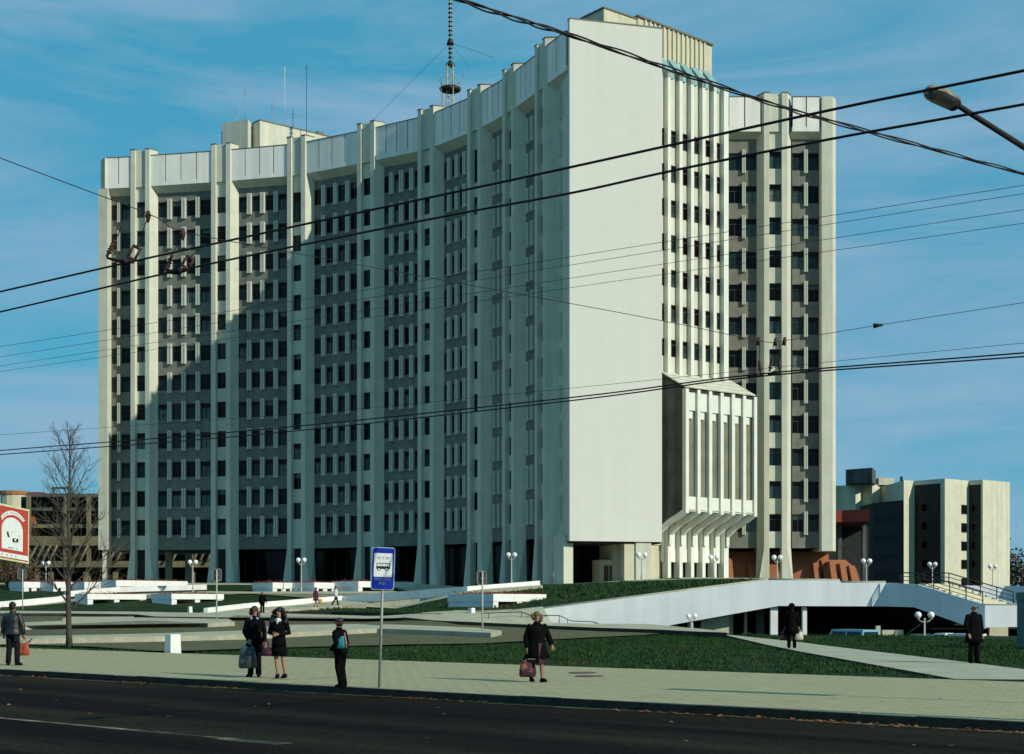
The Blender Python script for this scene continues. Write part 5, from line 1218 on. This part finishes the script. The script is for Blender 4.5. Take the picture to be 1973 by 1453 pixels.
_, hd = person('figure in a dark hooded coat walking with two bags on the footpath', 1525, 1250, 1.76, R(165), HANG, [((-.10, -.1, .5), (-.10, -.12, .085), (0, -1, 0)), ((.10, .05, .48), (.10, .14, .11), (0, -1, -.1))],
    dict(hair=('black', 'hood'), jacket='black', jname='coat', hem=.62, flare=.05, bulk=1.2, trousers='black'))
bag(hd[0], .34, .16, .34, 'carcream', 'beige bag at the right side of the hooded figure on the footpath', hand=.1); bag(hd[1], .36, .2, .36, 'multibag', 'dark patterned bag at the left side of the hooded figure on the footpath', hand=.1)
def farperson(label, u, v, vt, yaw, arms, legs, o):
    c = G(u, v); return person(label, u, v, (v - vt) * c.y / FPX, yaw, arms, legs, o)
WALK = [((-.10, -.14, .50), (-.10, -.26, .09), (0, -1, .1)), ((.10, .10, .48), (.10, .28, .12), (0, -1, -.3))]
farperson('person in black seen from behind at the foot of the white ramp', 505, 1182, 1141, R(170), [((-.28, .05, 1.14), (-.36, .0, .92)), ((.27, .0, 1.14), (.28, -.06, .90))], STAND, dict(hair=('hair_grey', 'short'), jacket='black', hem=.80, bulk=1.2, trousers='black'))
_, hd = farperson('person in a dark plum coat with a yellow bag walking up the ramp', 608, 1170, 1132, R(60), HANG, WALK, dict(hair=('hair_brown', 'bob'), jacket='plum', jname='coat', hem=.60, flare=.06, fem=True, bulk=1.2, skirt=('plum', .55, .2), legs='stocking'))
bag(Vector((px(617, hd[1].y), hd[1].y, EYE + (VH - 1152) * hd[1].y / FPX)), .42, .2, .40, 'yellowbag', 'yellow bag carried by the walker in the plum coat on the ramp', hand=.12)
farperson('person in a pale jacket and dark trousers striding along the ramp', 647, 1167, 1130, R(80), HANG, [((-.10, -.14, .50), (-.10, -.22, .09), (0, -1, .1)), ((.10, .16, .50), (.10, .42, .16), (0, -1, -.4))], dict(hair=('hair_brown', 'short'), jacket='palecoat', hem=.80, bulk=1.2, trousers='black'))

# ------------------------------------------------------------------ cars in the sunken car park
def car(label, u, Y, yaw, paint, L=4.1, W=1.64, hh=1.42, kind='saloon'):
    c = Vector((px(u, Y), Y, -1.60)); root = tag(empty('parked_car', c, yaw), label, 'car', 'cars parked below the deck'); h2 = W / 2
    wb = L * .3
    if kind == 'van': prof = [(-L / 2, .35), (L / 2, .35), (L / 2, .80), (L * .47, .95), (-L / 2, .95)]; cab = (-L / 2 + .02, L * .36, -L / 2 + .12, L * .24)
    elif kind == 'box': prof = [(-L / 2, .35), (L / 2, .35), (L / 2, .72), (L * .46, .84), (-L / 2, .88)]; cab = (-L * .02, L * .30, .12, L * .20)
    else: prof = [(-L / 2, .35), (L / 2, .35), (L / 2, .68), (L * .46, .80), (L * .18, .88), (-L * .40, .90), (-L / 2, .80)]; cab = (-L * .40, L * .20, -L * .28, L * .06)
    m = MB(); n = len(prof); vs = []
    for y, k in ((-h2, .97), (-h2 + .06, 1), (h2 - .06, 1), (h2, .97)): vs += [(x * k, y, .35 + (z - .35) * (1 if k == 1 else .96)) for x, z in prof]
    fs = [(r * n + i, r * n + (i + 1) % n, (r + 1) * n + (i + 1) % n, (r + 1) * n + i) for r in range(3) for i in range(n)] + [tuple(range(n))[::-1], tuple(3 * n + i for i in range(n))]
    m.add([Vector(v_) for v_ in vs], [f[::-1] for f in fs], paint, False); m.build('body', root)
    z0 = .88; b0, b1, t0, t1 = cab; hw = h2 - .04; tw = h2 - .20
    m = MB(); B = [(b0, -hw, z0), (b1, -hw, z0), (b1, hw, z0), (b0, hw, z0)]; T = [(t0, -tw, hh), (t1, -tw, hh), (t1, tw, hh), (t0, tw, hh)]
    m.add(B + T, [(4, 5, 6, 7), (0, 1, 5, 4), (1, 2, 6, 5), (2, 3, 7, 6), (3, 0, 4, 7)], paint); m.build('cabin', root)
    def pane(i, j, s0, s1, f0=.12, f1=.86):
        a, b, c_, d = (Vector(q) for q in (B[i], B[j], T[j], T[i])); P = lambda s_, t: (a * (1 - s_) + b * s_) * (1 - t) + (d * (1 - s_) + c_ * s_) * t
        nn = (b - a).cross(d - a).normalized() * .012
        m = MB(); m.sheet([P(s0, f0) + nn, P(s1, f0) + nn, P(s1, f1) + nn, P(s0, f1) + nn], .01, 'glass_b'); m.build('window', root)
    for i, j in ((0, 1), (2, 3)):
        pane(i, j, .06, .48); pane(i, j, .53, .94)
    pane(1, 2, .08, .92); pane(3, 0, .08, .92)
    if kind == 'box': m = MB(); m.box(-L / 2, -h2 + .02, .9, -L * .03, h2 - .02, hh - .02, paint); m.build('cargo_box', root)
    for sx in (-1, 1):
        for sy in (-1, 1):
            m = MB(); m.tube([(sx * wb, sy * (h2 - .16), .30), (sx * wb, sy * (h2 + .01), .30)], .30, 'tyre', 14, True, False); wl = m.build('wheel', root)
            m = MB(); m.tube([(sx * wb, sy * (h2 + .0), .30), (sx * wb, sy * (h2 + .02), .30)], .17, 'steel', 10, True, False); m.build('rim', wl)
    for sy in (-1, 1):
        m = MB(); m.box(L / 2 - .03, sy * h2 * .62 - .12, .56, L / 2 + .012, sy * h2 * .62 + .12, .70, 'globe'); m.build('headlight', root)
        m = MB(); m.box(-L / 2 - .012, sy * h2 * .72 - .09, .60, -L / 2 + .03, sy * h2 * .72 + .09, .76, 'brick_dark'); m.build('tail_light', root)
    m = MB(); m.box(L / 2 - .04, -h2 + .04, .38, L / 2 + .07, h2 - .04, .50, 'steel'); m.build('bumper', root); m = MB(); m.box(-L / 2 - .07, -h2 + .04, .38, -L / 2 + .04, h2 - .04, .50, 'steel'); m.build('bumper', root)
car('light blue estate car with a cream lower side parked in the underpass shade', 1637, 90, R(118), 'carblue', 4.0, hh=1.82, kind='van')
car('small white delivery car with box body parked left of the standing man', 1832, 89, R(140), 'carwhite', 3.8, hh=1.60, kind='box')
car('cream rounded car mostly hidden behind the standing man', 1897, 91, R(5), 'carcream', 3.9, hh=1.42)
car('white hatchback parked at the right edge beside the teal kiosk', 1937, 87, R(178), 'carwhite', 3.9, hh=1.36)

# ------------------------------------------------------------------ bare tree and background vegetation
def bare_tree(c, h, label, seed=4, spread=1.0):
    rr = random.Random(seed); root = tag(empty('bare_tree', c), label, 'tree'); tk = MB(); br = MB(); tw = MB()
    P = []; x = y = 0
    for i in range(13):
        t = i / 12; P.append(Vector((x, y, h * t * .97 - .15))); x += rr.uniform(-.05, .06) * (1 if i > 3 else .3); y += rr.uniform(-.05, .05)
    tk.tube(P, [.16 if i == 0 else .12 * (1 - i / 12.0) ** .8 + .008 for i in range(13)], 'bark', 9); tk.build('trunk', root)
    def grow(mb, p, d, ln, r, lvl):
        n = 5; Q = [p]; q = p.copy(); dd = d.copy()
        for i in range(n):
            dd = (dd + Vector((rr.gauss(0, .10), rr.gauss(0, .10), .10 + rr.gauss(0, .06)))).normalized(); q = q + dd * ln / n; Q.append(q)
        mb.tube(Q, [r * (1 - .8 * i / n) for i in range(n + 1)], 'bark' if lvl == 0 else 'twig', 5 if lvl == 0 else 3, False)
        if lvl < 2:
            for k in range(10 if lvl == 0 else 4):
                s_ = rr.uniform(.18, .95); i = min(int(s_ * n), n - 1); b = Q[i].lerp(Q[i + 1], s_ * n - i)
                side = Vector((rr.gauss(0, 1), rr.gauss(0, 1), rr.gauss(0, .4))).normalized()
                dn = (d * .8 + side * .75).normalized(); grow(tw, b, dn, ln * rr.uniform(.32, .52) * (1.1 - .4 * s_), max(r * .45, .0045), lvl + 1)
    for k in range(38):
        t = .17 + .80 * (k / 37) ** .8; i = min(int(t * 12), 11); b = P[i].lerp(P[i + 1], t * 12 - i); a = k * 2.4 + rr.uniform(-.4, .4)
        up = .75 + .7 * t; d = Vector((math.cos(a) * spread, math.sin(a) * spread, up)).normalized(); grow(br, b, d, h * (.36 * (1.05 - t) ** .8 + .04) * rr.uniform(.75, 1.15), .034 * (1.15 - t) + .010, 0)
    br.build('branches', root); tw.build('crown', root); return root
bare_tree(G(133, 1245), (1245 - 812) * G(133, 1245).y / FPX, 'leafless young street tree with fine upright twigs on the left verge')
def leaf_bush(name, label, c, rx_, ry_, h, mts, n, size, cat, kind=None, group=None, trunk=True):
    root = tag(empty(name, c), label, cat, group)
    if trunk:
        t = MB()
        for k in range(5): a = k * 1.3; t.tube([(0, 0, -.3), (math.cos(a) * rx_ * .2, math.sin(a) * ry_ * .2, h * .35), (math.cos(a) * rx_ * .6, math.sin(a) * ry_ * .6, h * .8)], [h * .03, h * .02, h * .006], 'bark', 5)
        t.build('trunk', root)
    cl_ = [(rnd.uniform(-.6, .6) * rx_, rnd.uniform(-.6, .6) * ry_, rnd.uniform(.3, .8) * h) for _ in range(9)]; m = MB()
    for i in range(n):
        q = rnd.choice(cl_); p = Vector((q[0] + rnd.gauss(0, .26) * rx_, q[1] + rnd.gauss(0, .26) * ry_, max(.05, q[2] + rnd.gauss(0, .15) * h)))
        leafcloud(m, 1, lambda: p, size, rnd.choice(mts), 1.0)
    m.build('crown', root); return root
for i, (u, h, w_) in enumerate(((-18, 4.6, 3.2), (14, 3.9, 2.6), (50, 3.0, 2.2))):
    Y = 150 - i * 3; x = px(u, Y); leaf_bush('shrub', ['reddish autumn shrub at the far left edge under the billboard', 'reddish autumn shrub below the middle of the billboard', 'low reddish shrub right of the billboard, before the louvred building'][i], (x, Y, H(x, Y)), w_, 1.8, h, ['autumn', 'autumn', 'twig', 'evergreen'], 700, .16, 'shrub')
for i, (u, h, w_, mts) in enumerate(((1957, 13.5, 5, ['evergreen', 'autumn']), (1990, 12, 6, ['evergreen']), (2040, 14, 7, ['evergreen', 'autumn']))):
    Y = 300; x = px(u, Y); leaf_bush('tree', ['rust and green tree beyond the rear block at the right edge', 'dark green tree just outside the right edge', 'tall mixed tree beyond the right edge'][i], (x, Y, 0), w_, 4, h, mts, 1100, .45, 'tree')
for i in range(5):
    u = -190 + i * 38; Y = 260; x = px(u, Y); leaf_bush('tree', ['autumn tree far left beyond the round tower, %s from the left' % q for q in ('first', 'second', 'third', 'fourth', 'fifth')][i], (x, Y, 2), 5, 4, 11 + i % 3, ['autumn', 'evergreen'], 600, .45, 'tree')

# ------------------------------------------------------------------ loose small things
def inpoly(x, y, P):
    r_ = False; n = len(P)
    for i in range(n):
        a, b = P[i], P[i - 1]
        if (a[1] > y) != (b[1] > y) and x < (b[0] - a[0]) * (y - a[1]) / (b[1] - a[1]) + a[0]: r_ = not r_
    return r_
def blades(name, uv, dens, h0, h1, hf=base_h, wide=.022):
    P = [(p.x, p.y) for p in gp(*uv)]; x0, x1 = min(p[0] for p in P), max(p[0] for p in P); y0, y1 = min(p[1] for p in P), max(p[1] for p in P)
    m = MB(); vs = []; fs = []; n = int((x1 - x0) * (y1 - y0) * dens)
    for _ in range(n):
        x, y = rnd.uniform(x0, x1), rnd.uniform(y0, y1)
        if not inpoly(x, y, P): continue
        cl2 = noise.noise((x * .5, y * .5, 3)); 
        if cl2 < -.08 and rnd.random() < .8: continue
        z = hf(x, y) - .07; h = rnd.uniform(h0, h1) * (1 + cl2); a = rnd.uniform(0, 6.28); w_ = wide; dx, dy = math.cos(a) * w_, math.sin(a) * w_; lx_, ly_ = rnd.gauss(0, .4) * h, rnd.gauss(0, .4) * h
        k = len(vs); vs += [(x - dx, y - dy, z), (x + dx, y + dy, z), (x + lx_, y + ly_, z + h + .03)]; fs.append((k, k + 1, k + 2))
    m.add(vs, fs, 'blade'); return tag(m.build(name), kind='stuff')
blades('grass', [(345, 1258), (372, 1256.5), (480, 1252), (620, 1248), (780, 1244), (930, 1242), (1130, 1231), (1290, 1221), (1400, 1229), (1540, 1257), (1815, 1308), (1640, 1303), (620, 1268)], 85, .03, .10)
blades('grass', [(1410, 1224), (1540, 1237), (1700, 1257), (1870, 1277), (1990, 1290), (2060, 1296), (2060, 1236), (1900, 1231), (1640, 1222), (1500, 1217)], 70, .03, .10)
blades('grass', [(-80, 1247), (-80, 1244), (60, 1243.5), (170, 1247), (300, 1256), (330, 1258), (0, 1249)], 85, .03, .10)
blades('grass', [(1060, 1163), (1250, 1143), (1478, 1119), (1340, 1119), (1200, 1121), (1060, 1131), (900, 1150), (870, 1166), (940, 1178)], 16, .10, .22, lambda x, y: H(x, y) + .07, .05)
blades('grass', [(500, 1178), (640, 1171), (840, 1158), (870, 1172), (900, 1186), (845, 1187), (640, 1182), (540, 1182)], 14, .08, .18, lambda x, y: H(x, y) + .05, .05)
lv = MB()
for i in range(1300):
    a = rnd.uniform(-28, 42); b = -abs(rnd.gauss(0, .14)) - .01 if i < 1200 else rnd.uniform(-9, -.3)
    if noise.noise((a * .35, 0, 0)) < -.05 and i < 1200: continue
    s_ = rnd.uniform(.03, .075); q = rnd.uniform(0, 6.28); p = st(a, b, -.143 + rnd.uniform(0, .02)); d1 = Vector((math.cos(q), math.sin(q), rnd.uniform(-.1, .3))) * s_; d2 = Vector((-math.sin(q), math.cos(q), rnd.uniform(-.1, .3))) * s_ * .7
    lv.add([p - d1, p - d2, p + d1, p + d2], [(0, 1, 2, 3)], 'leaf')
tag(lv.build('fallen_leaves'), kind='stuff')
lw = MB()
for i in range(240):
    a, b = rnd.uniform(-20, 40), (rnd.uniform(11.4, 24) if i < 170 else rnd.uniform(.4, 11)); p = st(a, b); s_ = rnd.uniform(.03, .06); q = rnd.uniform(0, 6.28)
    if p.y > 74 or p.y < 10: continue
    p.z = base_h(p.x, p.y) + rnd.uniform(.01, .06) if b > 11.3 else .012
    d1 = Vector((math.cos(q), math.sin(q), rnd.uniform(-.1, .3) if b > 11.3 else 0)) * s_; d2 = Vector((-math.sin(q), math.cos(q), rnd.uniform(-.1, .2) if b > 11.3 else 0)) * s_ * .7
    lw.add([p - d1, p - d2, p + d1, p + d2], [(0, 1, 2, 3)], 'leaf')
tag(lw.build('lawn_leaves'), kind='stuff')
for u, v, lab in ((1122, 1297, 'cast iron manhole cover nearer the lawn, right of the walking older woman'), (1135, 1303.5, 'cast iron manhole cover nearer the kerb, right of the walking older woman')):
    c = G(u, v); m = MB(); m.loft([(0, 0, .0, .36, .36), (0, 0, .012, .36, .36)], 'iron', 20, False)
    for k in range(5): m.box(-.28 + k * .13, -.22, .012, -.24 + k * .13, .22, .018, 'iron')
    o = m.build('manhole_cover'); o.location = (c.x, c.y, .004); tag(o, lab, 'manhole cover', 'manhole covers in the pavement')
